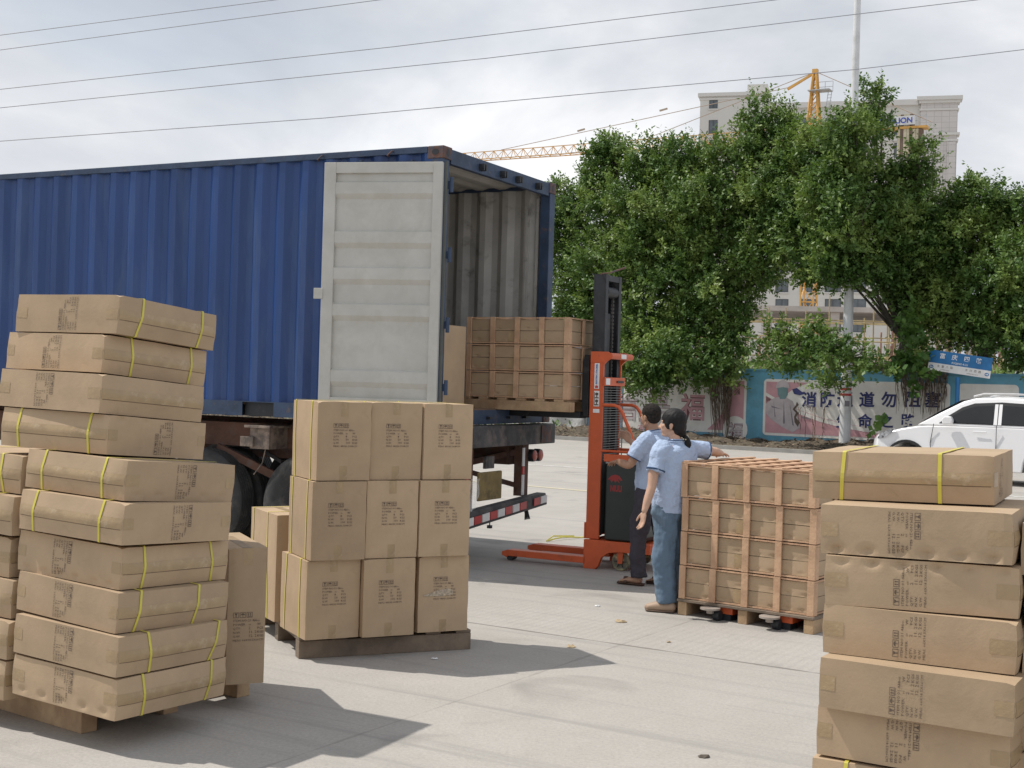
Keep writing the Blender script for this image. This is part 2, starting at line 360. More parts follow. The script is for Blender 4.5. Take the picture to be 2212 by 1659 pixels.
# second banner: fire notice
a, c = pan[2]
zb = lambda py: WUV(1800, py)[1]
lo = [(a + 0.08, Z0 + 0.08)] + [(c - 0.08, Z0 + 0.08), (c - 0.08, Z0 + 0.42)] + [(a + 0.08 + (c - a) * k, Z0 + 0.30 + 1.0 * (1 - k) ** 3.2) for k in (0.8, 0.6, 0.45, 0.32, 0.2, 0.1, 0.0)]
sheet('pink_print', lo, PINK, -0.009)
band = [(a + 0.08 + (c - a - 0.16) * k, Z0 + 0.30 + 1.0 * (1 - k) ** 3.2) for k in (0, 0.1, 0.2, 0.32, 0.45, 0.6, 0.8, 1)]
band = band + [(x, z - 0.10 - 0.05 * i / 8) for i, (x, z) in reversed(list(enumerate(band)))]
sheet('white_swoosh', band, PRINT, -0.014)
up_ = [(a + 0.08, Z1 - 0.08), (u(1745), Z1 - 0.08), (u(1712), 1.75), (u(1690), 1.5), (a + 0.08, 1.32)]
sheet('pink_print', up_, PINK, -0.009)
def P2(pts): return [WUV(*p) for p in pts]
sheet('soldier_print', P2([(1655, 872), (1668, 862), (1680, 858), (1698, 858), (1712, 866), (1722, 884), (1730, 924), (1712, 934), (1690, 922), (1665, 905), (1656, 893)]), PALE, -0.019)
sheet('soldier_print', P2([(1680, 835), (1702, 835), (1702, 852), (1697, 862), (1686, 862), (1681, 852)]), GREENP, -0.024)
sheet('soldier_print', P2([(1676, 839), (1680, 826), (1692, 820), (1704, 826), (1707, 839), (1692, 836)]), PALE, -0.029)
for k, pl in enumerate(([(1672, 868), (1676, 900), (1674, 900)], [(1694, 864), (1696, 915), (1692, 915)], [(1707, 872), (1716, 920), (1712, 918)], [(1666, 876), (1690, 884), (1668, 880)])):
    sheet('soldier_print', P2(pl), GREYP, -0.024)
sheet('crack_print', P2([(1722, 868), (1726, 874), (1718, 884), (1726, 892), (1720, 902), (1728, 912), (1724, 922), (1717, 912), (1716, 900), (1720, 892), (1713, 884), (1720, 875)]), INK, -0.024)
sheet('crack_print', P2([(1730, 899), (1745, 902), (1756, 908), (1744, 905), (1732, 903)]), GREYP, -0.024)
sheet('crack_print', P2([(1735, 872), (1760, 878), (1748, 881)]), GREYP, -0.024)
sheet('emblem_print', P2([(1712, 841), (1722, 838), (1732, 846), (1742, 850), (1728, 854), (1716, 851)]), NAVY, -0.024)
for ch, x in zip('消防通道勿阻塞', (1748, 1788, 1826, 1873, 1920, 1972, 2016)): wtext(ch, x, 863, 34, NAVY, 0.028)
for ch, x in zip('生命之路', (1822, 1869, 1915, 1962)): wtext(ch, x, 909, 31, NAVY, 0.028)
wtext('格物照明', 1214, 926, 7, INK, 0.02, name='small_lettering', y=-0.03)
# loose white sheeting on the left end of the wall
PLAST = mat('white_sheeting', (0.60, 0.60, 0.59), 0.4, 0, 0.1, 2, bump=0.8, bs=2.2, bdist=0.12)
nx, nz = 40, 14; x0, x1 = u(1150) - 3, u(1268)
V = []; rr = random.Random(4)
for j in range(nz + 1):
    for i in range(nx + 1):
        x = x0 + (x1 - x0) * i / nx; z = 0.12 + 1.65 * j / nz
        V.append((x, -0.10 - 0.045 * math.sin(x * 2.1 + z * 1.3) - 0.03 * math.sin(x * 5.3 - z * 2.0) - 0.03 * math.sin(z * 4 + x), z + 0.03 * math.sin(x * 3)))
sh = pmesh('plastic_sheet', V, [(j * (nx + 1) + i, j * (nx + 1) + i + 1, (j + 1) * (nx + 1) + i + 1, (j + 1) * (nx + 1) + i) for j in range(nz) for i in range(nx)], PLAST, None, 60)
sh.matrix_world = WM; tag(sh, 'crumpled white plastic sheeting hung over the wall behind the trailer', 'sheeting')
so_ = sh.modifiers.new('s', 'SOLIDIFY'); so_.thickness = 0.004

# verge of soil and leaf litter at the foot of the wall
SOIL = mat('verge_soil', (0.085, 0.065, 0.045), 0.95, 0, 0.3, 2, dirt_glint=(0.16, 0.13, 0.09), ds=3, dth=(0.45, 0.65), bump=1.0, bs=8, bdist=0.08)
def verge_h(s, y):   # height over the ground
    e = min(1, max(0, (3.1 + y) / 0.9)); n = math.sin(s * 1.7) * 0.5 + math.sin(s * 3.9 + 1) * 0.3 + math.sin(s * 0.6 + y)
    return 0.02 + e * (0.22 + 0.07 * n + 0.07 * math.sin(s * 7 + y * 5))
ns, ny = 220, 10; V = []
for j in range(ny + 1):
    for i in range(ns + 1):
        s = s0 + (s1 - s0) * i / ns; y = -3.1 + 3.1 * j / ny
        V.append((s, y + (0.14 * math.sin(s * 2.3) + 0.1 * math.sin(s * 5.1) if j == 0 else 0), -0.02 if j == 0 else verge_h(s, y)))
vg = pmesh('verge', V, [(j * (ns + 1) + i, j * (ns + 1) + i + 1, (j + 1) * (ns + 1) + i + 1, (j + 1) * (ns + 1) + i) for j in range(ny) for i in range(ns)], SOIL, None, 80)
vg.matrix_world = WM; tag(vg, kind='structure')
LITTER = mat('dry_leaves', (0.15, 0.105, 0.065), 0.8, 0, 0.3, 5, dirt_glint=(0.28, 0.21, 0.14), ds=4, dth=(0.45, 0.6))
WEED = mat('weed_green', (0.10, 0.17, 0.04), 0.6, 0, 0.3, 3)
def flakes(n, size, seed, up=0.0, rs=(s0, s1), ry=(-3.0, -0.05)):
    rg = np.random.default_rng(seed); V = []; Fc = []
    for k in range(n):
        s = rg.uniform(*rs); y = rg.uniform(*ry); z = verge_h(s, y) + rg.uniform(0.005, 0.03) + up * rg.random()
        a = rg.uniform(0, 6.28); t = rg.uniform(-0.5, 0.5) if up == 0 else rg.uniform(0.4, 1.4); L = size * rg.uniform(0.6, 1.4); w = L * 0.4
        d = np.array([math.cos(a) * math.cos(t), math.sin(a) * math.cos(t), math.sin(t)]); q = np.array([-math.sin(a), math.cos(a), rg.uniform(-0.3, 0.3)]) * w / 2; p = np.array([s, y, z])
        o = len(V); V += [p, p + d * L / 2 + q, p + d * L, p + d * L / 2 - q]; Fc.append((o, o + 1, o + 2, o + 3))
    return V, Fc
lt = pmesh('leaf_litter', *flakes(9000, 0.12, 3), LITTER); lt.matrix_world = WM; tag(lt, 'brown dry leaves littering the soil verge along the wall', 'leaf litter', kind='stuff')
wd = pmesh('weeds', *flakes(1500, 0.16, 5, 0.22, (s0, u(1268)), (-2.6, -0.6)), WEED); wd.matrix_world = WM; tag(wd, 'small green weeds growing in the verge behind the trailer', 'weeds', kind='stuff')
b = MB(); b.box(s0, s1, -3.42, -3.28, 0, 0.11); k = b.build('kerb', mat('kerb_concrete', (0.33, 0.32, 0.30), 0.9, 0, 0.1, 3, bump=0.4, bs=30)); k.matrix_world = WM; tag(k, kind='structure')

# ------------------------------------------------------------------ lamp pole, street sign
lpos = AT(1824, 965, 37.6); lpos.z = 0
pole = thing('lamp_pole', lpos, 0, 'tall white tapered lamp pole with two red bands rising through the trees', 'lamp pole')
prof = [(0.165, 0.0), (0.165, 0.3), (0.15, 2.5), (0.125, 6), (0.085, 15.5), (0.0, 15.5)]
b = MB(); b.lathe(prof, (0, 0, 0), (0, 0, 1), 24); b.build('shaft', mat('pole_white', (0.66, 0.67, 0.68), 0.4, 0, 0.05, 2, dirt_glint=(0.5, 0.5, 0.48), ds=2, dth=(0.5, 0.7)), pole, 30)
for z in (1.60, 1.76): b = MB(); b.lathe([(0.158, z), (0.158, z + 0.07)], (0, 0, 0), (0, 0, 1), 24); b.build('red_band', RED, pole, 30)
b = MB(); b.lathe([(0.165, 0), (0.24, 0), (0.24, 0.04), (0.0, 0.04)], (0, 0, 0), (0, 0, 1), 24); b.build('base_flange', WHITE, pole)
b = MB(); b.box(-0.07, 0.07, -0.166, -0.154, 1.30, 1.46); b.build('notice_sticker', GREYP, pole)
spos = AT(2068, 860, 35.5); spos.z = 0
sign = thing('street_sign', spos, math.atan2(WD.y, WD.x), 'leaning blue and white street name sign on a blue and white post', 'street sign')
SB = mat('sign_blue', (0.02, 0.17, 0.42), 0.4)
k = 35.5 / F
b = MB(); b.tube([(0, 0, 0), (0, 0, 1.35)], 0.055, 14); b.build('post', WHITE, sign, 40)
b = MB(); b.tube([(0, 0, 1.351), (0, 0, 2.2)], 0.058, 14); b.build('post_sleeve', SB, sign, 40)
# plate tilted down to the right, 130 px wide
tilt = R(-9.3 + 1.7); wS = 131 * k / 0.98; hS = 44 * k
zc = H + (854 - 787) * k; xc = 5 * k

PLM = Matrix.Translation((xc, -0.075, zc)) @ Matrix.Rotation(-tilt, 4, 'Y')
b = MB(); b.box(-wS / 2, wS / 2, -0.012, 0.012, -hS * 0.12, hS / 2); pl = b.build('name_plate', SB, sign, M=PLM)
b = MB(); b.box(-wS / 2, wS / 2, -0.011, 0.011, -hS / 2, -hS * 0.12 - 0.001); b.build('white_strip', WHITE, pl)
def stext(body, x, z, h, m, bold=0.0, sp=1.0, y=-0.014):
    v, f = text_geo(body, h * 1.1, bold * h, 2, 'CENTER', sp); c2 = (v.max(0) + v.min(0)) / 2
    pmesh('lettering', [(x + a - c2[0], y, z + bb - c2[1]) for a, bb in v], f, m, pl)
for i, ch in enumerate('富庆四路'): stext(ch, (-0.29 + 0.195 * i) * wS, hS * 0.27, hS * 0.26, WHITE, 0.02)
stext('FUQING 4 LU', 0, hS * -0.02, hS * 0.12, WHITE, 0.02)
for i, ch in enumerate('东富八路'): stext(ch, (-0.33 + 0.07 * i) * wS, -hS * 0.25, hS * 0.12, INK)
for i, ch in enumerate('东兴西路'): stext(ch, (0.12 + 0.07 * i) * wS, -hS * 0.25, hS * 0.12, INK)
stext('DONGFU 8 LU', -0.22 * wS, -hS * 0.41, hS * 0.06, INK); stext('DONGXING XI LU', 0.22 * wS, -hS * 0.41, hS * 0.06, INK)
for sx in (-1, 1):
    cx_ = sx * 0.445 * wS
    pmesh('direction_disc', [(cx_ + 0.045 * math.cos(t * math.pi / 8) * 1.3, -0.014, -hS * 0.32 + 0.045 * math.sin(t * math.pi / 8)) for t in range(16)], [tuple(range(16))], SB, pl)
    pmesh('arrow', [(cx_ + sx * q[0], -0.0155, -hS * 0.32 + q[1]) for q in ((0.042, 0), (0.01, 0.028), (0.01, 0.01), (-0.035, 0.01), (-0.035, -0.01), (0.01, -0.01), (0.01, -0.028))], [tuple(range(7))], WHITE, pl)
b = MB(); b.box(-0.04, 0.04, -0.07, 0.07, zc - 0.2, zc - 0.05); b.build('bracket', WHITE, sign)

# ------------------------------------------------------------------ shipping container
SCL = 0.95; CP = Vector((-0.6555, 11.4285, 0)); CY = 1.097; HB = 1.3163
CMG = Matrix.Translation(CP + Vector((0, 0, 0.086))) @ Matrix.Rotation(CY, 4, 'Z') @ Matrix.Scale(SCL, 4)          # ground level frame: x across, y to the front of the trailer
CM = Matrix.Translation(CP + Vector((0, 0, HB))) @ Matrix.Rotation(CY, 4, 'Z') @ Matrix.Scale(SCL, 4)
cont = thing('shipping_container', (0, 0, 0), 0, 'long blue corrugated shipping container on a trailer with its rear end open', 'container', M=CM)
CW, CL, CH = 2.438, 12.192, 2.591
def corr(y0, y1, d=0.045):
    P = [(y0, 0)]; y = y0 + 0.09
    while y + 0.206 + 0.072 < y1:
        P += [(y, 0), (y + 0.068, d), (y + 0.068 + 0.070, d), (y + 0.206, 0)]; y += 0.278
    P.append((y1, 0)); return P
def corr_sheet(x, sgn, y0, y1, z0, z1, name, m, th=0.0, d=0.045):
    """corrugated wall at plane x; sgn gives the inward direction"""
    P = corr(y0, y1, d); V = []; Fc = []
    for i, (y, dd) in enumerate(P):
        V += [(x + sgn * (dd + th), y, z0), (x + sgn * (dd + th), y, z1)]
        if i: Fc.append((2 * i - 2, 2 * i, 2 * i + 1, 2 * i - 1))
    return pmesh(name, V, Fc, m, cont)
corr_sheet(0.012, 1, 0.12, CL - 0.12, 0.158, CH - 0.06, 'side_panel', BLUE)
corr_sheet(0.012, 1, 0.12, CL - 0.12, 0.158, CH - 0.06, 'side_lining', INSIDE, 0.004)
corr_sheet(CW - 0.012, -1, 0.12, CL - 0.12, 0.158, CH - 0.06, 'side_panel', BLUE)
corr_sheet(CW - 0.012, -1, 0.12, CL - 0.12, 0.158, CH - 0.06, 'side_lining', INSIDE, 0.004)
# roof: ribs run across
P = corr(0.16, CL - 0.1, 0.02)
V = []; Fc = []
for i, (y, dd) in enumerate(P):
    V += [(0.05, y, CH - 0.02 - dd), (CW - 0.05, y, CH - 0.02 - dd)]
    if i: Fc.append((2 * i - 2, 2 * i - 1, 2 * i + 1, 2 * i))
pmesh('roof_panel', V, Fc, BLUE2, cont); pmesh('roof_lining', [(x, y, z - 0.004) for x, y, z in V], Fc, INSIDE, cont)
b = MB(); b.box(0.08, CW - 0.08, 0.02, CL - 0.05, 0.125, 0.155); b.build('floor', PLY, cont)
b = MB(); b.box(0.06, CW - 0.06, CL - 0.08, CL - 0.03, 0.15, CH - 0.05); b.build('front_wall', INSIDE, cont)
for x0, x1 in ((0, 0.065), (CW - 0.065, CW)):
    b = MB(); b.box(x0, x1, 0.178, CL - 0.178, CH - 0.062, CH - 0.002); b.build('top_rail', BLUE2, cont, bevel=0.004)
for x0, x1, xi in ((0.0, 0.012, 0.05), (CW - 0.012, CW, CW - 0.05)):
    b = MB(); X = lambda q: q if x0 == 0 else CW - q
    segs = [(0.17, 1.86), (2.25, 9.1), (9.55, CL - 0.17)] if x0 == 0 else [(0.17, CL - 0.17)]
    for ya, yb in segs: b.box(min(X(0), X(0.012)), max(X(0), X(0.012)), ya, yb, 0.012, 0.150)
    b.box(min(X(0), X(0.055)), max(X(0), X(0.055)), 0.17, CL - 0.17, 0.150, 0.158)
    b.build('bottom_rail', BLUE2, cont)
if True:   # forklift pocket recesses and cross members
    for ya, yb in ((1.86, 2.25), (9.1, 9.55)): b = MB(); b.box(0.05, 0.06, ya, yb, 0.012, 0.15); b.build('forklift_pocket', BLACK, cont)
    b = MB(); y = 0.3
    while y < CL - 0.3: b.box(0.06, CW - 0.06, y, y + 0.045, 0.005, 0.123); y += 0.31
    b.build('cross_members', BLACK, cont)
for x in (0.0, CW - 0.162):
    for y in (0.0, CL - 0.178):
        for z in (0.0, CH - 0.118):
            b = MB(); b.box(x, x + 0.162, y, y + 0.178, z, z + 0.118); cst = b.build('corner_casting', RUST, cont, bevel=0.01)
            if y == 0:
                def oval(cu, cv, ru, rv): return [(cu + ru * math.cos(t * math.pi / 8), cv + rv * math.sin(t * math.pi / 8)) for t in range(16)]
                h = MB(); h.prism(oval(x + 0.081, z + 0.06, 0.026, 0.036), 1, -0.002, 0.003)
                xs = (-0.002, 0.003) if x == 0 else (x + 0.159, x + 0.164)
                h.prism(oval(y + 0.089, z + 0.06, 0.038, 0.028), 0, *xs); h.build('casting_hole', BLACK, cst)
        b = MB(); b.box(x + 0.004 if x == 0 else x + 0.03, x + 0.132 if x == 0 else x + 0.158, y + 0.01, y + 0.125 if y == 0 else y + 0.168, 0.118, CH - 0.118); b.build('corner_post', BLUE2, cont, bevel=0.006)
b = MB(); b.box(0.162, CW - 0.162, 0.012, 0.07, CH - 0.15, CH - 0.012); hd = b.build('door_header', BLUE2, cont, bevel=0.004)
for fx in (0.30, 0.48, 0.62, 0.81):
    b = MB(); x = CW * fx; b.box(x - 0.035, x + 0.035, -0.035, 0.012, CH - 0.105, CH - 0.085); b.box(x - 0.03, x - 0.012, -0.045, 0.012, CH - 0.125, CH - 0.06); b.box(x + 0.012, x + 0.03, -0.045, 0.012, CH - 0.125, CH - 0.06); b.build('lock_keeper', BLACK, hd)
b = MB(); b.box(0.162, CW - 0.162, 0.012, 0.10, 0.0, 0.14); sl_ = b.build('door_sill', BLUE2, cont)
for fx in (0.25, 0.42, 0.6, 0.75):
    b = MB(); x = CW * fx; b.box(x - 0.03, x + 0.03, -0.03, 0.012, 0.05, 0.075); b.build('lock_keeper', BLACK, sl_)
b = MB()
for x in (0.75, 1.9): b.box(CW - 0.07, CW - 0.048, 0.30, 0.318, x, x + 0.02)
b.box(CW - 0.075, CW - 0.05, 0.165, 0.20, 0.16, CH - 0.16); b.box(CW - 0.075, CW - 0.05, 0.30, 0.325, 0.16, CH - 0.16); b.build('inner_lashing_bar', INSIDE, cont)
# little lashing lugs under the near top rail
for y in (0.55, 1.35): b = MB(); b.tube([(0.0, y, CH - 0.03), (-0.022, y, CH - 0.03), (-0.022, y + 0.05, CH - 0.07), (0.0, y + 0.05, CH - 0.075)], 0.008, 6); b.build('lashing_lug', RUST, cont)

def door(hinge_x, ang, name):
    """door leaf; local x runs from the hinge to the free edge, local y is out of its inner face"""
    Wd, Hd, T = 1.17, 2.30, 0.055
    M = Matrix.Translation((hinge_x, -0.02, 0.135)) @ Matrix.Rotation(ang, 4, 'Z')
    e = bpy.data.objects.new(name, None)
    # leaf: ribs run across. profile (z, depth) with inner face at y=0
    lv = [0, 0.16, 0.165, 0.27, 0.31, 0.37, 0.42, 0.78, 0.83, 0.92, 0.97]
    ribs = [0.33, 0.98, 1.30, 1.62]   # z of rib centres
    P = [(0.0, 0)]
    z = 0.10; P = [(0.10, 0.006)]
    for c in (0.30, 0.92, 1.26, 1.60, 2.06):
        P += [(c - 0.10, 0.012), (c - 0.05, 0.040), (c + 0.05, 0.040), (c + 0.066, 0.012)]
    P += [(Hd - 0.10, 0.012)]
    V = []; Fc = []
    for i, (zc_, d) in enumerate(P):
        V += [(0.11, -0.045 + d, zc_), (Wd - 0.11, -0.045 + d, zc_)]
        if i: Fc.append((2 * i - 2, 2 * i - 1, 2 * i + 1, 2 * i))
    leaf = pmesh(name, V, Fc, DOORW, cont); leaf.matrix_local = M
    sd_ = leaf.modifiers.new('s', 'SOLIDIFY'); sd_.thickness = 0.003
    b = MB(); b.box(0.02, 0.11, -T, 0.003, 0, Hd); b.box(Wd - 0.115, Wd, -T, 0.003, 0, Hd); b.build('door_stile', DOORW, leaf, bevel=0.004)
    for za, zb_ in ((0, 0.10), (Hd - 0.10, Hd)): b = MB(); b.box(0.11, Wd - 0.115, -T, 0.0, za, zb_); b.build('door_rail', DOORW, leaf, bevel=0.003)
    b = MB(); b.box(-0.012, Wd + 0.012, -T - 0.012, -T - 0.001, -0.012, Hd + 0.012); b.build('door_gasket', mat('gasket', (0.12, 0.13, 0.12), 0.7), leaf)
    b = MB(); b.box(0.02, Wd, -T - 0.03, -T - 0.013, 0.01, Hd - 0.01); b.build('outer_skin', BLUE, leaf)
    for x in (0.35, 0.85):
        b = MB(); b.tube([(x, -T - 0.065, -0.04), (x, -T - 0.065, Hd + 0.04)], 0.017, 8); b.build('locking_rod', BLUE2, leaf, 40)
    for z in (0.22, 0.8, 1.45, 2.1):
        b = MB(); b.box(-0.05, 0.08, -T - 0.045, -T - 0.031, z - 0.035, z + 0.035); b.tube([(-0.045, -T - 0.03, z - 0.07), (-0.045, -T - 0.03, z + 0.07)], 0.018, 8); b.build('hinge', BLUE2, leaf)
    b = MB(); b.box(Wd - 0.02, Wd + 0.07, -0.02, 0.012, 1.02, 1.12); b.build('latch_plate', DOORW, leaf, bevel=0.003)
    return leaf
door(-0.005, R(-255), 'container_door')

# ------------------------------------------------------------------ semi trailer under it
tr = thing('semi_trailer', (0, 0, 0), 0, 'rusty skeletal semi trailer carrying the blue container', 'trailer', M=CMG)
b = MB(); b.box(0.04, CW - 0.06, -0.10, 0.10, 1.075, 1.285); rb = b.build('rear_cross_beam', STEEL, tr, bevel=0.01)
b = MB(); b.box(CW - 0.42, CW - 0.2, -0.112, -0.101, 1.09, 1.27); b.build('rusty_plate', RUST, rb)
for x in (0.62, 1.68): b = MB(); b.box(x, x + 0.14, 0.10, 12.2, 0.86, 1.22); b.build('main_beam', BROWN, tr)
for y in (1.2, 2.5, 3.6, 4.8, 7, 9, 11): b = MB(); b.box(0.42, 2.24, y, y + 0.1, 1.0, 1.12); b.build('cross_member', BROWN, tr)
b = MB(); b.box(0.35, 0.40, 0.12, 12.0, 0.98, 1.22); b.build('side_rail', BROWN, tr)
for y in (1.92, 9.3):
    b = MB(); b.box(0.0, 0.42, y - 0.02, y + 0.30, 1.19, 1.215); b.box(0.05, 0.40, y + 0.02, y + 0.26, 0.98, 1.19); b.box(0.02, 0.10, y + 0.2, y + 0.36, 1.0, 1.10); b.tube([(0.1, y + 0.1, 0.98), (0.08, y + 0.12, 0.84), (0.05, y + 0.2, 0.72)], 0.007, 6)
    b.build('twistlock_bracket', mat('bracket_steel', (0.26, 0.2, 0.16), 0.7, 0, 0.2, 8, dirt_glint=(0.1, 0.08, 0.07), ds=8, dth=(0.45, 0.6)), tr, bevel=0.003)
for q in (((0.25, 2.75, 0.96), (0.3, 1.75, 0.60)), ((0.3, 1.1, 0.9), (0.3, 1.72, 0.62))): b = MB(); b.bar(*q, 0.04, 0.08); b.build('suspension_arm', BROWN, tr)
b = MB()
for ya in (1.5, 2.8): b.prism([(ya - 0.6, 0.80), (ya - 0.3, 0.93), (ya + 0.3, 0.93), (ya + 0.6, 0.80), (ya + 0.6, 0.84), (ya + 0.3, 0.97), (ya - 0.3, 0.97), (ya - 0.6, 0.84)], 0, 0.6, 0.75)
b.build('leaf_spring', STEEL, tr)
def wheel(xo, y, side):
    """dual wheel; xo outer face"""
    for k, x in enumerate((xo, xo + side * 0.33)):
        cx_ = x + side * 0.14; prof = [(0.30, -0.10), (0.36, -0.135), (0.44, -0.14), (0.495, -0.125), (0.518, -0.105)]
        for t in range(6): 
            w0 = -0.105 + t * 0.035; prof += [(0.520, w0 + 0.004), (0.520, w0 + 0.026), (0.508, w0 + 0.029), (0.508, w0 + 0.034)]
        prof += [(0.518, 0.105), (0.495, 0.125), (0.44, 0.14), (0.36, 0.135), (0.30, 0.10)]
        b = MB(); b.lathe(prof, (cx_, y, 0.43), (1, 0, 0), 48); w = b.build('tyre', RUBBER, tr, 35)
        if k == 0:
            s = -side; b = MB(); b.lathe([(0.30, 0.10 * s), (0.285, 0.05 * s), (0.27, -0.02 * s), (0.17, -0.03 * s), (0.15, 0.03 * s), (0.11, 0.05 * s), (0.10, 0.10 * s), (0.0, 0.11 * s)], (cx_, y, 0.43), (1, 0, 0), 32)
            b.build('rim', STEEL, w, 35)
for y in (1.50, 2.81, 4.12):
    wheel(0.05, y, 1); wheel(CW - 0.05, y, -1)
    b = MB(); b.tube([(0.3, y, 0.43), (CW - 0.3, y, 0.43)], 0.07, 12); b.build('axle', STEEL, tr, 40)
# underrun guard
UZ = lambda x: 0.285 + 0.070 * x           # the guard is bent down towards the near side
XB = 2.12
b = MB(); b.add([(x, y, UZ(x) + dz * (0.165 - 0.02 * x)) for x in (0.02, 0.8, XB) for y, dz in ((-0.15, 0), (-0.02, 0), (-0.02, 1), (-0.13, 1))],
                [(0, 1, 2, 3), (8, 11, 10, 9)] + [(k * 4 + i, k * 4 + 4 + i, k * 4 + 4 + (i + 1) % 4, k * 4 + (i + 1) % 4) for k in range(2) for i in range(4)]); bp = b.build('underrun_bar', STEEL, tr, bevel=0.008)
for i in range(13):
    if i in (10,): continue
    x = 0.03 + i * 0.16; xe_ = x + 0.14; f0 = lambda q: (UZ(q) + 0.03, UZ(q) + 0.105)
    b = MB(); V = [(q, yy, f0(q)[j]) for q in (x, xe_) for yy in (-0.160, -0.1505) for j in (0, 1)]
    b.add(V, [(0, 1, 3, 2), (4, 6, 7, 5), (0, 4, 5, 1), (2, 3, 7, 6), (0, 2, 6, 4), (1, 5, 7, 3)]); b.build('reflector_tape', RED if i % 2 else WHITE, bp)
def strut(x):
    b = MB(); b.box(x, x + 0.13, -0.03, 0.07, UZ(x) + 0.13, 1.075); s = b.build('guard_strut', BROWN, tr)
    b = MB(); b.box(x - 0.02, x + 0.02, -0.045, -0.031, 0.55, 0.76); b.box(x - 0.02, x + 0.02, -0.045, -0.031, 0.85, 1.04); b.build('reflector_strip', WHITE, s)
    b = MB(); b.box(x - 0.02, x + 0.02, -0.045, -0.031, 0.765, 0.845); b.build('reflector_strip', RED, s)
strut(0.55); strut(1.75)
b = MB(); b.bar((1.80, 0.05, 1.0), (1.0, 0.8, 0.75), 0.06); b.bar((1.8, 0.06, 0.64), (0.8, 0.7, 0.95), 0.05); b.build('guard_brace', BROWN, tr)
YEL = mat('faded_yellow', (0.30, 0.225, 0.09), 0.8, 0, 0.15, 5, dirt_glint=(0.16, 0.12, 0.06), ds=6, dth=(0.5, 0.65))
b = MB(); b.box(0.76, 1.24, -0.06, -0.03, 0.55, 0.83); b.build('yellow_plate', YEL, tr, bevel=0.01)
b = MB(); b.box(0.90, 1.08, -0.05, -0.02, 0.86, 0.98); b.build('plate_holder', STEEL, tr)
for x in (1.93, 2.07):
    b = MB(); b.lathe([(0, -0.02), (0.062, -0.02), (0.066, 0.0), (0.066, 0.05), (0, 0.05)], (x, -0.06, 0.955), (0, 1, 0), 20); tl = b.build('tail_light_housing', BLACK, tr, 40)
    b = MB(); b.lathe([(0, -0.035), (0.04, -0.033), (0.055, -0.021)], (x, -0.06, 0.955), (0, 1, 0), 20); b.build('tail_light_lens', mat('lens_red', (0.45, 0.09, 0.06), 0.25), tl, 40)
b = MB(); b.tube([(1.0, -0.06, 0.36), (1.0, -0.06, 0.30)], 0.006, 6); b.box(0.98, 1.02, -0.08, -0.04, 0.27, 0.30); b.build('hanging_hook', BLACK, tr)
b = MB()
for k in range(5): b.tube([(1.72 + 0.015 * k, -0.08, 0.42), (1.72 + 0.018 * k, -0.09, 0.36), (1.70 + 0.028 * k, -0.1, 0.30)], 0.006, 5)
b.build('frayed_rope', BLACK, tr)

# ------------------------------------------------------------------ pallets
def pallet(label, M, w, d, h, m, stringer_h=None, boards=6, extra=None, group='wooden pallets'):
    """x along stringers, y across them; local origin at near corner on the ground"""
    t = thing('pallet', (0, 0, 0), 0, label, 'pallet', group, M=M)
    sh_ = h - 0.022
    for y in (0, d / 2 - 0.045, d - 0.09):
        b = MB(); b.box(0, w, y, y + 0.09, 0.0, sh_ - 0.001); b.build('stringer', m, t, bevel=0.004)
    n = boards
    for i in range(n):
        bw = 0.10; x = i * (w - bw) / (n - 1); b = MB(); jz = 0.002 * ((i * 7) % 3)
        b.box(x, x + bw, 0.004, d - 0.004, sh_, h - jz); b.build('deck_board', m, t, bevel=0.003)
    return t
def RZ(p, a): return Matrix.Translation(Vector(p)) @ Matrix.Rotation(a, 4, 'Z')

# ------------------------------------------------------------------ printed block for the cartons
def icon_fragile(x, y, s): # glass, umbrella, arrows inside rounded squares
    parts = [off(frame2(0, 1, 0, 1, 0.07), x, y, s)]
    parts.append(off((np.array([(0.25, 0.85), (0.75, 0.85), (0.6, 0.5), (0.55, 0.45), (0.55, 0.25), (0.68, 0.15), (0.32, 0.15), (0.45, 0.25), (0.45, 0.45), (0.4, 0.5)]), [tuple(range(10))[::-1]]), x, y, s)); return join2d(parts)
def icon_umbrella(x, y, s):
    c = [(0.5 + 0.33 * math.cos(t * math.pi / 8), 0.5 + 0.33 * math.sin(t * math.pi / 8)) for t in range(9)]
    return join2d([off(frame2(0, 1, 0, 1, 0.07), x, y, s), off((np.array(c), [tuple(range(9))]), x, y, s), off(rect2(0.47, 0.54, 0.15, 0.5), x, y, s)])
def icon_up(x, y, s):
    P = [off(frame2(0, 1, 0, 1, 0.07), x, y, s), off(rect2(0.15, 0.85, 0.14, 0.2), x, y, s)]
    for cx_ in (0.33, 0.67): P += [off(rect2(cx_ - 0.05, cx_ + 0.05, 0.25, 0.65), x, y, s), off((np.array([(cx_ - 0.13, 0.62), (cx_ + 0.13, 0.62), (cx_, 0.86)]), [(0, 1, 2)]), x, y, s)]
    return join2d(P)
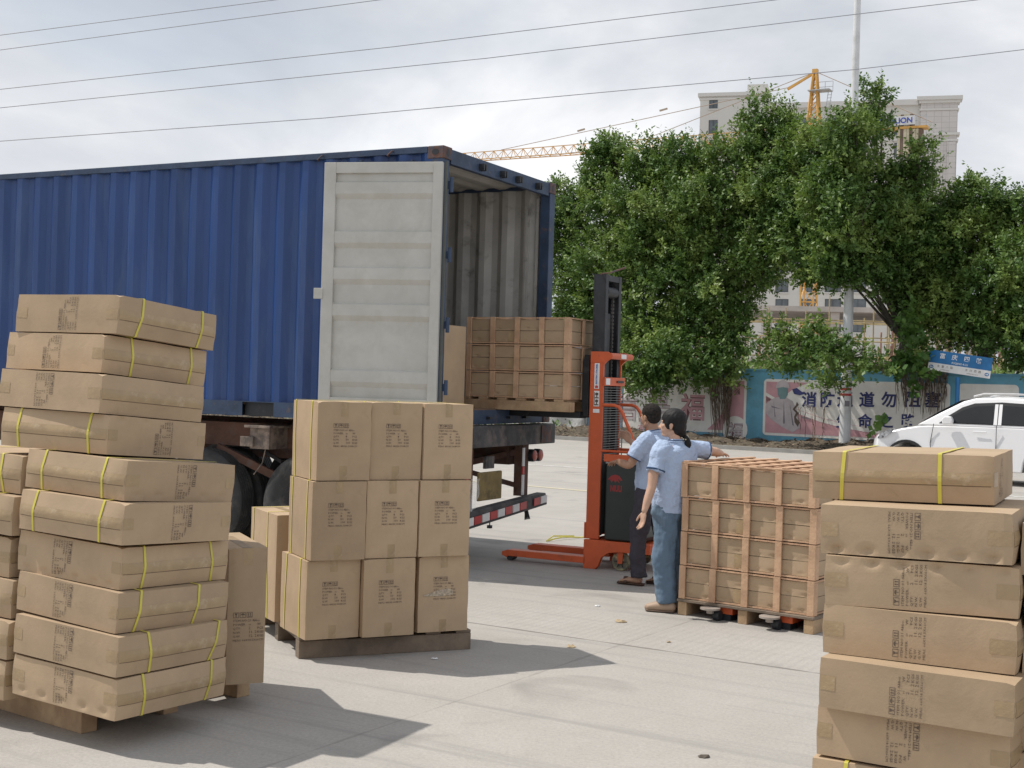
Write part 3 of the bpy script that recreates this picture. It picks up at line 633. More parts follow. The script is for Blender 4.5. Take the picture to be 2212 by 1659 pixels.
def print_block(meas, vals, hand):
    """about 0.13 wide, 0.12 high, centred"""
    P = []; s = 0.0265
    for i, ic in enumerate((icon_fragile, icon_umbrella, icon_up)): P.append(ic(i * 0.031, 0.098, s))
    T = lambda t, x, y, h=0.0125, b=0.0: P.append(off(text_geo(t, h * 1.3, b * h, 1), x, y))
    y = 0.078; T('ITEM NO:' + hand[0], 0, y); T(hand[1], 0.097, y, 0.009, 0.0)
    for k, (nm, vl, un) in enumerate((('POWER:', '60', 'W'), ('QTY:', vals[0], 'PCS'), ('N.W.', vals[1], 'KGS'), ('G.W.', vals[2], 'KGS'))):
        y -= 0.0195; T(nm, 0, y); T(vl, 0.072, y, 0.0145 if k else 0.009, 0.0); T(un, 0.112, y, 0.0125, 0.012)
    y -= 0.0195; T('MEAS: ' + meas, 0, y, 0.0115, 0.0)
    v, f = join2d(P); return v - (v.max(0) + v.min(0)) / 2, f
PB_FLAT = print_block('66X18.5X66CM', ('2', '11. 2', '12. 2'), ('21.431', 'warm'))
PB_TALL = print_block('48X33.5X48CM', ('8', '50', '100'), ('01.431', 'warm'))
PB_FLAT2 = print_block('66X18.5X66CM', ('2', '11. 2', '12. 2'), ('01.439', '4000K'))

class Carton:
    """cardboard box: origin at its near bottom corner, x to the right, y to the left-back, z up"""
    def __init__(s, name, label, cat, M, w, d, h, seed, strap=None, bulge=0.012, group=None, mt=None, sag=0.0, seam='x'):
        s.rg = np.random.default_rng(seed); s.w, s.d, s.h, s.strap, s.bulge, s.sag = w, d, h, strap, bulge, sag
        s.ph = s.rg.uniform(0, 6.28, 12); s.dents = []; s.crush = 0.12
        s.root = thing(name, (0, 0, 0), 0, label, cat, group, M=M); s.mt = mt or CARD
    def disp(s, P):
        P = np.array(P, float); w, d, h = s.w, s.d, s.h; X, Y, Z = P[:, 0], P[:, 1], P[:, 2]
        nz = np.clip(Z / h, 0, 1); nx = np.clip(X / w, 0, 1); ny = np.clip(Y / d, 0, 1); ph = s.ph
        tri = 1 - np.abs(2 * nz - 1)                      # crease at half height
        Q = P.copy()
        wav = lambda a, b, c: 0.5 * np.sin(a * 9 + ph[c]) + 0.3 * np.sin(b * 14 + ph[c + 1]) + 0.3 * np.sin(a * 23 + b * 11 + ph[c + 2])
        ex = np.minimum(1, 8 * np.minimum(nx, 1 - nx)); ey = np.minimum(1, 8 * np.minimum(ny, 1 - ny))
        front = np.clip(1 - Y / 0.02, 0, 1); left = np.clip(1 - X / 0.02, 0, 1); right = np.clip(1 - (w - X) / 0.02, 0, 1); back = np.clip(1 - (d - Y) / 0.02, 0, 1)
        bf = s.bulge if s.strap == 'x' else s.bulge * 0.12; bl = s.bulge if s.strap == 'y' else s.bulge * 0.12
        Q[:, 1] -= front * (bf * tri * (0.35 + 0.65 * ex) + 0.0013 * wav(X, Z, 0)); Q[:, 1] += back * bf * tri * 0.3
        Q[:, 0] -= left * (bl * tri * (0.35 + 0.65 * ey) + 0.0013 * wav(Y, Z, 3)); Q[:, 0] += right * bl * tri * 0.3
        top = np.clip(1 - (h - Z) / 0.02, 0, 1); bot = np.clip(1 - Z / 0.02, 0, 1)
        Q[:, 2] += top * (0.0015 * wav(X, Y, 6) - 0.002) - s.sag * top * np.sin(np.pi * nx) * np.sin(np.pi * ny)
        # softened corners
        cr = (np.clip(1 - X / 0.03, 0, 1) * np.clip(1 - Y / 0.03, 0, 1))
        Q[:, 2] -= top * cr * 0.005 * (1 + np.sin(ph[9])); Q[:, 0] += cr * 0.003; Q[:, 1] += cr * 0.003
        # crushed vertical edges
        for cx_, cy_, sx, sy, k0 in ((0, 0, 1, 1, 0), (w, 0, -1, 1, 3), (0, d, 1, -1, 5)):
            e = np.exp(-(((X - cx_) / 0.035) ** 2 + ((Y - cy_) / 0.035) ** 2)) * s.crush
            q = np.clip(np.sin(Z * 34 + ph[k0]) * 0.6 + np.sin(Z * 71 + ph[k0 + 1]) * 0.4, -0.2, 1) + 0.3
            Q[:, 0] += sx * e * q * 0.011; Q[:, 1] += sy * e * q * 0.011
        for fc, u0, z0, r, dp in s.dents:                # crushed dents on an edge
            U = X if fc == 'x' else Y; on = front if fc == 'x' else left
            k = on * dp * np.exp(-((U - u0) / r) ** 2 * (1 + 0.4 * np.sin(60 * U)) - ((Z - z0) / (r * 0.8)) ** 2)
            if fc == 'x': Q[:, 1] += k
            else: Q[:, 0] += k
        return Q
    def dent_row(s, fc, z, n=5, dp=0.012):
        L = s.w if fc == 'x' else s.d
        for i in range(n): s.dents.append((fc, L * (i + 0.5 + s.rg.uniform(-0.1, 0.1)) / n, z, 0.017, dp * s.rg.uniform(0.7, 1.3)))
        return s
    def body(s):
        w, d, h = s.w, s.d, s.h
        def cuts(L, n): 
            q = [0, 0.003] + [L * i / n for i in range(1, n)] + [L - 0.003, L]; return sorted(set(q + [0.03, L - 0.03]))
        fine = 44 if s.dents else 14
        xs, ys, zs = cuts(w, fine), cuts(d, fine), cuts(h, 16 if s.dents else 8)
        V = []; Fc = []; idx = {}
        def vid(x, y, z):
            k = (round(x, 5), round(y, 5), round(z, 5))
            if k not in idx: idx[k] = len(V); V.append((x, y, z))
            return idx[k]
        def face(A, B, fn, rev):
            for i in range(len(A) - 1):
                for j in range(len(B) - 1):
                    q = [vid(*fn(A[i], B[j])), vid(*fn(A[i + 1], B[j])), vid(*fn(A[i + 1], B[j + 1])), vid(*fn(A[i], B[j + 1]))]
                    Fc.append(tuple(q[::-1] if rev else q))
        face(xs, zs, lambda a, b: (a, 0, b), False); face(xs, zs, lambda a, b: (a, d, b), True)
        face(ys, zs, lambda a, b: (0, a, b), True); face(ys, zs, lambda a, b: (w, a, b), False)
        face(xs, ys, lambda a, b: (a, b, 0), True); face(xs, ys, lambda a, b: (a, b, h), False)
        Q = s.disp(V); me = bpy.data.meshes.new('box_body'); me.from_pydata([tuple(p) for p in Q], [], Fc); me.materials.append(s.mt)
        me.polygons.foreach_set('use_smooth', [True] * len(Fc)); me.set_sharp_from_angle(angle=R(35)); me.update()
        o = bpy.data.objects.new('box_body', me); COL.objects.link(o); o.parent = s.root; s.bodyobj = o
        return s
    def patch(s, name, face, u0, u1, z0, z1, m, nrm=0.0015, nu=10, nz=6, skew=0.0):
        """thin layer lying on a face; u runs to the right as seen from outside"""
        V = []; w, d = s.w, s.d
        for j in range(nz + 1):
            for i in range(nu + 1):
                u_ = u0 + (u1 - u0) * i / nu + skew * (j / nz); z = z0 + (z1 - z0) * j / nz
                V.append({'x': (u_, 0, z), 'y': (0, d - u_, z), 't': (u_, z, s.h), 'r': (w, u_, z)}[face])
        Q = s.disp(V); n = {'x': (0, -1, 0), 'y': (-1, 0, 0), 't': (0, 0, 1), 'r': (1, 0, 0)}[face]; Q = Q + np.array(n) * nrm
        Fc = [(j * (nu + 1) + i, j * (nu + 1) + i + 1, (j + 1) * (nu + 1) + i + 1, (j + 1) * (nu + 1) + i) for j in range(nz) for i in range(nu)]
        return pmesh(name, [tuple(q) for q in Q], Fc, m, s.root, 50)
    def seam_tape(s, face, width=0.05):
        L = s.w if face == 'x' else s.d; h = s.h
        s.patch('packing_tape', face, 0.004, L - 0.004, h / 2 - width / 2, h / 2 + width / 2, TAPE, 0.001, 24, 4)
        # dark slit where the flaps meet
        s.patch('flap_seam', face, 0.01, L - 0.01, h / 2 - width / 2 - 0.003, h / 2 - width / 2 - 0.0005, mat('dark_seam', (0.15, 0.10, 0.06), 0.9), 0.0014, 20, 1)
    def end_tape(s, face, side, h0=None):
        """short end of the seam tape turned round the corner"""
        L = s.w if face == 'x' else s.d; h = s.h; ln = 0.075 * s.rg.uniform(0.7, 1.2)
        u0, u1 = (0.003, ln) if side == 0 else (L - ln, L - 0.003)
        s.patch('packing_tape', face, u0, u1, h / 2 - 0.026, h / 2 + 0.026, TAPE, 0.001, 5, 3)
    def straps(s, face, fr=(0.25, 0.8), skew=(0.0, 0.0), width=0.013, sides=True):
        L = s.w if face == 'x' else s.d
        for f_, sk in zip(fr, skew):
            u0 = L * f_; V = []; prof = []
            h = s.h; nzs = 9
            for j in range(nzs + 1): prof.append((u0 + sk * (j / nzs), 0.0, h * j / nzs, 'f'))
            V = []
            for side in (0, 1):
                for (u_, _, z, _k) in prof:
                    V.append((u_ + side * width, 0, z) if face == 'x' else (0, s.d - u_ - side * width, z))
            Q = s.disp(V); nrm = np.array((0, -1, 0) if face == 'x' else (-1, 0, 0)); Q = Q + nrm * 0.0032; n = nzs + 1
            # carry over the top and under the bottom
            def ext(zz, upz):
                e = []
                for side in (0, 1):
                    for t in (0, 1):
                        pt = (u0 + (sk if upz else 0) + side * width)
                        yy = 0 if t == 0 else (s.d if face == 'x' else s.w)
                        e.append((pt, yy, zz) if face == 'x' else (yy, s.d - pt, zz))
                return np.array(e, float)
            A = ext(h + 0.0025, True); Bm = ext(-0.002, False)
            VV = [tuple(q) for q in Q] + [tuple(q) for q in A] + [tuple(q) for q in Bm]
            Fc = [(i, i + 1, n + i + 1, n + i) for i in range(n - 1)]
            a = 2 * n; Fc += [(n - 1, a, a + 2, 2 * n - 1), (a, a + 1, a + 3, a + 2), (0, n, a + 6, a + 4), (a + 4, a + 6, a + 7, a + 5)]
            o = pmesh('strap', VV, Fc, STRAP, s.root)
            md = o.modifiers.new('t', 'SOLIDIFY'); md.thickness = 0.001; md.offset = 0
        return s
    def label(s, face, fu, fz, block, turn=0, size=1.0):
        v, f = block; v = v * size * np.array([1.0, 0.74 if turn else 0.92])
        if turn == 1: v = np.stack([-v[:, 1], v[:, 0]], 1)      # reads bottom to top
        if turn == -1: v = np.stack([v[:, 1], -v[:, 0]], 1)     # reads top to bottom
        L = s.w if face == 'x' else s.d; U = v[:, 0] + L * fu; Z = v[:, 1] + s.h * fz; Z0 = np.zeros_like(U)
        P = np.stack([U, Z0, Z], 1) if face == 'x' else np.stack([Z0, s.d - U, Z], 1)
        Q = s.disp(P) + np.array((0, -1, 0) if face == 'x' else (-1, 0, 0)) * 0.0022
        me = bpy.data.meshes.new('printed_marks'); me.from_pydata([tuple(q) for q in Q], [], f); me.materials.append(INK)
        o = bpy.data.objects.new('printed_marks', me); COL.objects.link(o); o.parent = s.root
        return s
def TM(x, y, z, yaw, a, b):   # tilt a about x, b about y, then yaw
    return Matrix.Translation((x, y, z)) @ Matrix.Rotation(yaw, 4, 'Z') @ Matrix.Rotation(b, 4, 'Y') @ Matrix.Rotation(a, 4, 'X')

# ------------------------------------------------------------------ left stack
LT = [[-1.9054, 6.2641, 1.8981, 1.0743, 0.009, 0.0842, 0.1931], [-1.9733, 6.2612, 1.7087, 1.0309, 0.0128, 0.0828, 0.1885],
      [-1.9369, 6.129, 1.5181, 1.0589, 0.0176, 0.0743, 0.1892], [-1.8973, 6.138, 1.3239, 1.1094, 0.019, 0.074, 0.1918],
      [-1.7498, 5.9429, 1.1272, 1.0143, 0.029, 0.0696, 0.1899], [-1.7343, 5.8696, 0.9337, 1.0375, 0.0318, 0.0541, 0.1930],
      [-1.7566, 5.9196, 0.7241, 1.0346, 0.0408, 0.0404, 0.1954], [-1.7508, 5.8626, 0.5363, 1.0097, 0.0476, 0.0389, 0.1868],
      [-1.7276, 5.8157, 0.35, 1.0304, 0.0394, 0.0283, 0.1850], [-1.7285, 5.8201, 0.1545, 1.0331, 0.0373, 0.019, 0.1900]]
ORD = ['topmost', 'second from the top', 'third from the top', 'fourth from the top', 'fifth from the top', 'sixth from the top', 'seventh from the top', 'third from the bottom', 'second from the bottom', 'bottom']
#  face with the print ('y' = left face, 'x' = right face), position, turn
LP = [('y', 0.52, 1), ('y', 0.48, 1), ('y', 0.45, -1), ('x', 0.55, 1), ('x', 0.53, -1), ('x', 0.52, -1), ('y', 0.44, -1), ('y', 0.47, -1), ('y', 0.49, -1), ('y', 0.5, -1)]
SK = [((0.17, 0.8), (0.035, 0.025)), ((0.25, 0.82), (-0.01, 0.0)), None, ((0.17, 0.83), (0.0, 0.0)), ((0.17, 0.78), (0.01, 0.01)), ((0.14, 0.78), (0.01, 0.015)),
      ((0.18, 0.83), (0.0, -0.02)), ((0.14, 0.66), (0.03, 0.03)), ((0.27, 0.82), (-0.02, 0.06)), ((0.22, 0.8), (-0.01, 0.03))]
for i, (t, pz, sk) in enumerate(zip(LT, LP, SK)):
    lf, fu, turn = pz; sf = 'x' if lf == 'y' else 'y'
    desc = 'flat carton ' + ORD[i] + ' in the tall leaning left stack' + ({2: ', without straps'}.get(i, ''))
    c = Carton('flat_carton', desc, 'carton', TM(*t[:6]), 0.693, 0.693, t[6] - 0.003, 100 + i, strap=sf, bulge=0.018, group='flat cartons in the tall left stack')
    if i == 6: c.dent_row('y', 0.02, 6, 0.014)
    if i == 9: c.dent_row('y', 0.03, 5, 0.010)
    if i == 3: c.dent_row('x', c.h - 0.02, 4, 0.007)
    if i == 4: c.dent_row('x', 0.03, 5, 0.006)
    c.body(); c.seam_tape(sf); c.end_tape(lf, 1 if lf == 'y' else 0); c.end_tape(lf, 0 if lf == 'y' else 1)
    if sk: c.straps(sf, sk[0], sk[1])
    c.label(lf, fu, 0.5, PB_FLAT if i % 3 else PB_FLAT2, turn, 1.16)
# second column behind it on the left
for i in range(6):
    t = LT[4 + i]; yaw = t[3] - 0.03 * ((i * 5) % 3 - 1); lx = Vector((-math.sin(t[3]), math.cos(t[3]), 0)) * (0.693 + 0.035 + 0.012 * (i % 3))
    sf = 'y'; lf = 'x'
    c = Carton('flat_carton', 'flat carton ' + ['topmost', 'second from the top', 'third from the top', 'third from the bottom', 'second from the bottom', 'bottom'][i] + ' in the short column cut by the left edge', 'carton',
               TM(t[0] + lx.x, t[1] + lx.y, t[2] - 0.02, yaw, 0.03, 0.03), 0.693, 0.693, t[6] - 0.003, 130 + i, strap=sf, bulge=0.018, group='flat cartons in the short column at the left edge')
    c.body(); c.seam_tape(sf if i in (0, 1) else 'x'); c.end_tape('y', 1) if i > 1 else None
    if i < 2: c.straps('y', (0.2, 0.82), (0.02, -0.02))
# upright carton behind the stack, its narrow printed side to the camera
q = G(486, 1481, 0.13)
c = Carton('upright_carton', 'carton standing on its end behind the right side of the leaning left stack', 'carton', TM(q.x, q.y, 0.132, 0.42, 0, 0.0), 0.198, 0.66, 0.70, 150, strap=None, bulge=0.004)
c.body(); c.label('x', 0.56, 0.42, PB_FLAT, 0, 1.12); c.patch('packing_tape', 'x', 0.075, 0.125, 0.61, 0.699, TAPE, 0.001, 3, 4); c.patch('packing_tape', 't', 0.075, 0.125, 0.004, 0.5, TAPE, 0.001, 3, 8)
p0 = Vector((-1.985, 6.157, 0))
pallet('pale new timber pallet under the leaning left stack', RZ(p0 + vdir(0.93 + math.pi / 2) * 0.0, 0.93 + math.pi / 2) @ Matrix.Translation((0, -1.05, 0)), 1.35, 1.05, 0.128, WOODL, boards=9)

# ------------------------------------------------------------------ middle block of nine tall boxes
MX, MY, MYAW = -1.194, 7.835, 0.468
bw, bd, bh = 0.347, 0.48, 0.4813
mx, my = vdir(MYAW), vdir(MYAW + math.pi / 2)
jit = random.Random(11)
for r_ in range(3):
    for cidx in range(3):
        z = 0.13 + (2 - r_) * bh; sh_ = [0.035, 0.012, 0.0][r_]
        p = Vector((MX, MY, 0)) + mx * (cidx * (bw + 0.004) + sh_ + (0.03 if (r_ == 2 and cidx == 2) else 0)) + my * (jit.uniform(-0.018, 0.018) + (0.02 if cidx == 1 and r_ == 0 else 0) + (0.035 if (r_ == 2 and cidx == 2) else 0))
        torn = (r_ == 2 and cidx == 2)
        c = Carton('tall_carton', ['left', 'middle', 'right'][cidx] + ' upright carton in the ' + ['top', 'middle', 'bottom'][r_] + ' row of the nine box block' + (', torn' if torn else ''), 'carton',
                   TM(p.x, p.y, z, MYAW + jit.uniform(-0.03, 0.03), 0.0, 0.002), bw - 0.004, bd, bh - 0.003, 200 + r_ * 3 + cidx, strap='y', bulge=0.003, group='nine upright cartons on the middle pallet', mt=CARD)
        c.body(); c.label('x', 0.52, 0.575, PB_TALL, 0, 1.08)
        c.patch('packing_tape', 'x', bw / 2 - 0.026, bw / 2 + 0.022, bh - 0.075 - 0.02 * jit.random(), bh - 0.004, TAPE, 0.001, 3, 4)
        c.patch('packing_tape', 'x', bw / 2 - 0.026, bw / 2 + 0.022, 0.004, 0.075 + 0.03 * jit.random(), TAPE, 0.001, 3, 4)
        c.patch('packing_tape', 't', bw / 2 - 0.026, bw / 2 + 0.022, 0.004, bd - 0.004, TAPE, 0.001, 3, 6)
        c.straps('y', (0.14 + jit.uniform(-0.02, 0.02), 0.76 + jit.uniform(-0.03, 0.03)), (jit.uniform(-0.03, 0.03), jit.uniform(-0.02, 0.03)), 0.012)
        if r_ == 1 and cidx == 2:
            rj = random.Random(3); V = []; Fc = []
            for j in range(6):
                for i in range(4): V.append((bw - 0.002 + 0.022 * i + rj.uniform(-.008, .008), 0.02 + rj.uniform(-.03, .03), 0.28 + 0.04 * j + 0.25 * 0.02 * i + rj.uniform(-.012, .012)))
            Fc = [(j * 4 + i, j * 4 + i + 1, (j + 1) * 4 + i + 1, (j + 1) * 4 + i) for j in range(5) for i in range(3)]
            fm, ft, fb = principled('clear_film'); fb.inputs['Base Color'].default_value = (0.85, 0.87, 0.9, 1); fb.inputs['Roughness'].default_value = 0.12; fb.inputs['Alpha'].default_value = 0.3
            pmesh('loose_film', V, Fc, fm, c.root)
        if torn:
            V = [(0.03, 0.235), (0.075, 0.245), (0.13, 0.262), (0.20, 0.272), (0.235, 0.262), (0.235, 0.232), (0.16, 0.225), (0.09, 0.228), (0.05, 0.226)]
            pmesh('torn_strip', [(x, -0.004, z_) for x, z_ in V], [tuple(range(9))], mat('torn_card', (0.50, 0.42, 0.32), 0.85, 0, 0.25, 60), c.root)
q = Vector((MX, MY, 0)) + my * 0.64 - mx * 0.005
c = Carton('tall_carton', 'lone lower carton standing behind the nine box block on the same pallet', 'carton', TM(q.x, q.y, 0.13, MYAW + 0.02, 0, 0), 0.34, 0.56, 0.69, 230, strap='y', bulge=0.003, mt=CARD)
c.body(); c.straps('y', (0.12, 0.72), (-0.01, -0.04), 0.012); c.patch('packing_tape', 't', 0.14, 0.19, 0.004, 0.5, TAPE, 0.001, 3, 6); c.patch('barcode_sticker', 'x', 0.06, 0.12, 0.07, 0.17, WHITE, 0.002, 2, 2)
pallet('dark weathered pallet under the block of nine upright cartons', RZ(G(645, 1423.6), 0.40), 1.12, 1.22, 0.13, WOODD, boards=6)

# ------------------------------------------------------------------ right stack in the foreground
RT = [[1.7588, 4.721, 1.3248, 1.1134, -0.0245, -0.0025, 0.1837], [1.7362, 4.4795, 1.1400, 1.1037, -0.0176, -0.0031, 0.1815],
      [1.7677, 4.4892, 0.955, 1.1651, -0.0118, -0.002, 0.1820], [1.7461, 4.4501, 0.7700, 1.0936, 0.0005, 0.002, 0.1809],
      [1.6998, 4.3318, 0.588, 1.0375, 0.0057, 0.0016, 0.1810], [1.715, 4.40, 0.402, 1.05, 0.006, 0.003, 0.184], [1.71, 4.41, 0.216, 1.09, 0, 0, 0.184], [1.71, 4.41, 0.128, 1.08, 0, 0, 0.086]]
RP = [None, (0.45, -1), (0.45, 1), (0.46, 1), (0.46, 1), (0.46, -1), None, None]
for i, t in enumerate(RT):
    lf = 'y'
    c = Carton('flat_carton', 'flat carton ' + ['topmost, wrapped by two yellow straps,', 'second from the top', 'third from the top', 'fourth from the top', 'fifth from the top', 'sixth from the top', 'second from the bottom', 'bottom'][i] + ' in the near right stack', 'carton',
               TM(*t[:6]), 0.66, 0.66, t[6] - 0.003, 300 + i, strap='y' if i in (0, 6, 7) else 'x', bulge=0.014, group='flat cartons in the near right stack')
    if i == 1: c.dent_row('y', 0.018, 6, 0.018)
    if i == 2: c.dent_row('y', c.h - 0.02, 6, 0.016)
    if i == 3: c.sag = 0.0
    c.body()
    if i in (0, 6, 7):
        c.seam_tape('y', 0.045); c.straps('y', (0.155, 0.70), (0.012, 0.0), 0.014)
        if i == 0: c.label('x', 0.3, 0.5, PB_FLAT, 1, 1.0); c.end_tape('x', 0)
    else:
        c.seam_tape('x'); c.end_tape('y', 1); c.end_tape('y', 0)
        c.label('y', RP[i][0], 0.5, PB_FLAT2 if i in (2, 4) else PB_FLAT, RP[i][1], 1.06)
for i in range(5):
    q = AT(2213, 1000, 4.55); z = 1.10 - 0.187 * i - (0.05 if i > 1 else 0)
    c = Carton('flat_carton', 'flat carton ' + ['topmost', 'second from the top', 'middle', 'second from the bottom', 'bottom'][i] + ' in the column cut by the right edge', 'carton',
               TM(q.x + 0.01 * (i % 2), q.y - 0.02 * (i % 3), z, 1.12 + 0.03 * (i % 2), 0, 0), 0.66, 0.5, 0.183, 340 + i, strap='x', bulge=0.012, group='flat cartons in the column at the right edge')
    M = c.root.matrix_world.copy(); c.root.matrix_world = M @ Matrix.Translation((0, -0.5, 0)); c.body(); c.seam_tape('x')
pallet('pallet hidden under the near right stack of flat cartons', RZ((1.72, 4.36, 0), 1.09), 0.9, 0.8, 0.125, WOODL)

# ------------------------------------------------------------------ slatted timber crates
def crate(label, M, w, d, h, seed, group, lid=False, nb=5, nd=4, tiers=2, who=''):
    """w runs along local -x .. here x: front width, y: depth (away), z up. Frame of thin slats around flat cartons"""
    t = thing('slatted_crate', (0, 0, 0), 0, label, 'crate', group, M=M); rg = random.Random(seed)
    sw, th = 0.052, 0.014
    def post(name, x0, x1, y0, y1, z0, z1):
        b = MB(); b.box(x0, x1, y0, y1, z0, z1); return b.build(name, WOODP, t, bevel=0.002)
    for i in range(nb):
        x = i * (w - sw) / (nb - 1) + (rg.uniform(-0.004, 0.004) if 0 < i < nb - 1 else 0)
        post('front_slat', x, x + sw, 0, th, 0.0, h - 0.002); post('back_slat', x, x + sw, d - th, d, 0, h - 0.002)
        post('top_slat', x, x + sw, th + 0.001, d - th - 0.001, h - 0.016, h - 0.004)
    for i in range(nd):
        y = th + 0.001 + i * (d - 2 * th - sw - 0.002) / (nd - 1)
        post('side_slat', 0, th, y, y + sw, 0, h - 0.018); post('side_slat', w - th, w, y, y + sw, 0, h - 0.018)
    b = MB()
    for z in (0.002, h - 0.016):
        b.box(0.001, w - 0.001, th + 0.0005, th + 0.011, z, z + 0.012); b.box(0.001, w - 0.001, d - th - 0.011, d - th - 0.0005, z, z + 0.012)
        b.box(th + 0.0005, th + 0.011, th + 0.012, d - th - 0.012, z, z + 0.012); b.box(w - th - 0.011, w - th - 0.0005, th + 0.012, d - th - 0.012, z, z + 0.012)
    b.build('edge_rail', WOODP, t)
    if lid:
        for i in range(7):
            y = 0.0 + i * (d - 0.06) / 6; post('lid_board', -0.002, w + 0.002, y, y + 0.06, h - 0.001, h + 0.011)
        for i in range(6):
            x = 0.01 + i * (w - 0.07) / 5; post('lid_board', x, x + 0.05, 0.0, d, h + 0.012, h + 0.022)
    hh = (h - 0.036) / tiers
    for k in range(tiers):
        z = 0.016 + k * (hh + 0.001)
        Mc = M @ Matrix.Translation((0.026, 0.028, z))
        c = Carton('flat_carton', ['lower', 'upper'][k] + ' brown carton inside the ' + who, 'carton', Mc, w - 0.052, d - 0.056, hh - 0.001, seed * 7 + k, bulge=0.004, group='brown cartons inside the slatted crates')
        if lid is not None:
            for i in range(2 * (nb - 1)):
                x = (i + 0.5 + rg.uniform(-0.25, 0.25)) * (w - 0.052) / (2 * (nb - 1)); c.dents.append(('x', x, rg.choice([0.012, 0.02]), 0.016, 0.012 * rg.uniform(0.3, 1.2)))
        c.body(); c.patch('packing_tape', 'x', (w - 0.05) * 0.4, (w - 0.05) * 0.47, 0.003, hh - 0.004, TAPE, 0.001, 2, 3) if k == 0 else None
    return t
# near stack of four beside the woman: front-left corner towards the camera
cR = Vector((2.169, 9.2, 0)); ca = 0.915 + math.pi / 2      # direction from right corner to left corner
cL = cR + vdir(ca) * 1.09; ax = ca + math.pi                 # local x from left corner to right corner
names4 = ['topmost slatted crate beside the woman', 'second slatted crate from the top beside the woman', 'third slatted crate from the top beside the woman', 'bottom slatted crate beside the woman']
ch4 = 0.2555
for i in range(4):
    o = 0.004 * ((i * 3) % 4 - 1.5)
    crate(['topmost slatted timber crate, with a lattice lid, under the woman\'s hand', 'second slatted timber crate from the top beside the woman', 'third slatted timber crate from the top beside the woman', 'bottom slatted timber crate of the four beside the woman'][i],
          RZ((cL.x + o, cL.y, 0.124 + ch4 * (3 - i)), ax + 0.004 * (i - 1)), 1.09, 1.09, ch4 - 0.003, 40 + i, 'slatted crates beside the woman', lid=(i == 0), who=names4[i])
t = thing('pallet', (0, 0, 0), 0, 'low wooden pallet under the four slatted crates, raised over two casters', 'pallet', 'wooden pallets', M=RZ((cL.x, cL.y, 0), ax))
b = MB(); b.box(-0.01, 1.10, -0.01, 1.1, 0.102, 0.122); b.build('deck', WOODD, t, bevel=0.003)
for x in (-0.005, 0.5, 1.02): b = MB(); b.box(x, x + 0.075, 0.0, 1.09, 0.0, 0.101); b.build('bearer', WOODL, t, bevel=0.004)
CAST = mat('caster_metal', (0.42, 0.37, 0.33), 0.5, 0.3, 0.15, 8)
dl = thing('hand_pallet_truck', (0, 0, 0), 0, 'low pallet truck with orange forks and white caster plates under the crates', 'pallet truck', M=RZ((cL.x, cL.y, 0), ax))
for x in (0.30, 0.78):
    b = MB(); b.lathe([(0, 0.085), (0.075, 0.085), (0.075, 0.098), (0, 0.098)], (x, -0.05, 0), (0, 0, 1), 20); b.build('caster_plate', CAST, dl, 30)
    b = MB(); b.lathe([(0.0, 0.055), (0.028, 0.055), (0.028, 0.085), (0, 0.085)], (x, -0.05, 0), (0, 0, 1), 12); b.build('swivel', CAST, dl, 30)
    b = MB(); b.lathe([(0, -0.025), (0.036, -0.025), (0.04, -0.015), (0.04, 0.015), (0.036, 0.025), (0, 0.025)], (x + 0.04, -0.01, 0.04), (1, 0, 0), 20); b.build('caster_wheel', BLACK, dl, 30)
    b = MB(); b.box(x + 0.01, x + 0.14, 0.03, 1.0, 0.05, 0.1); b.build('fork', ORANGE, dl)
    b = MB(); b.box(x + 0.03, x + 0.12, 0.04, 0.16, 0.0, 0.049); b.build('load_wheel', BLACK, dl)

# three crates on the raised forks
fx = Matrix.Translation((-0.69, 12.03, 0)) @ Matrix.Rotation(CY, 4, 'Z')     # container frame
FZ = 1.455
def fork_M(dx, dz, da=0.0): return fx @ Matrix.Translation((0.625 + dx, 0.055, FZ + 0.115 + dz)) @ Matrix.Rotation(R(-90) + da, 4, 'Z')
for i in range(3):
    crate(['topmost slatted timber crate on the raised forks', 'middle slatted timber crate on the raised forks', 'bottom slatted timber crate on the raised forks'][i], fork_M(0.004 * i, 0.2575 * (2 - i)), 1.09, 1.0, 0.2545, 60 + i, 'slatted crates on the raised forks',
          lid=False, who=['topmost crate on the raised forks', 'middle crate on the raised forks', 'bottom crate on the raised forks'][i])
t = thing('pallet', (0, 0, 0), 0, 'brown timber pallet lifted on the stacker forks under three crates', 'pallet', 'wooden pallets', M=fork_M(0, -0.115))
for y in (0.0, 0.46, 0.91): b = MB(); b.box(-0.06, 1.13, y, y + 0.085, 0.0, 0.092); b.build('stringer', WOODL, t, bevel=0.004)
for x in (-0.05, 0.15, 0.35, 0.55, 0.75, 0.95): b = MB(); b.box(x, x + 0.1, 0.002, 0.99, 0.093, 0.114); b.build('deck_board', WOODL, t, bevel=0.003)

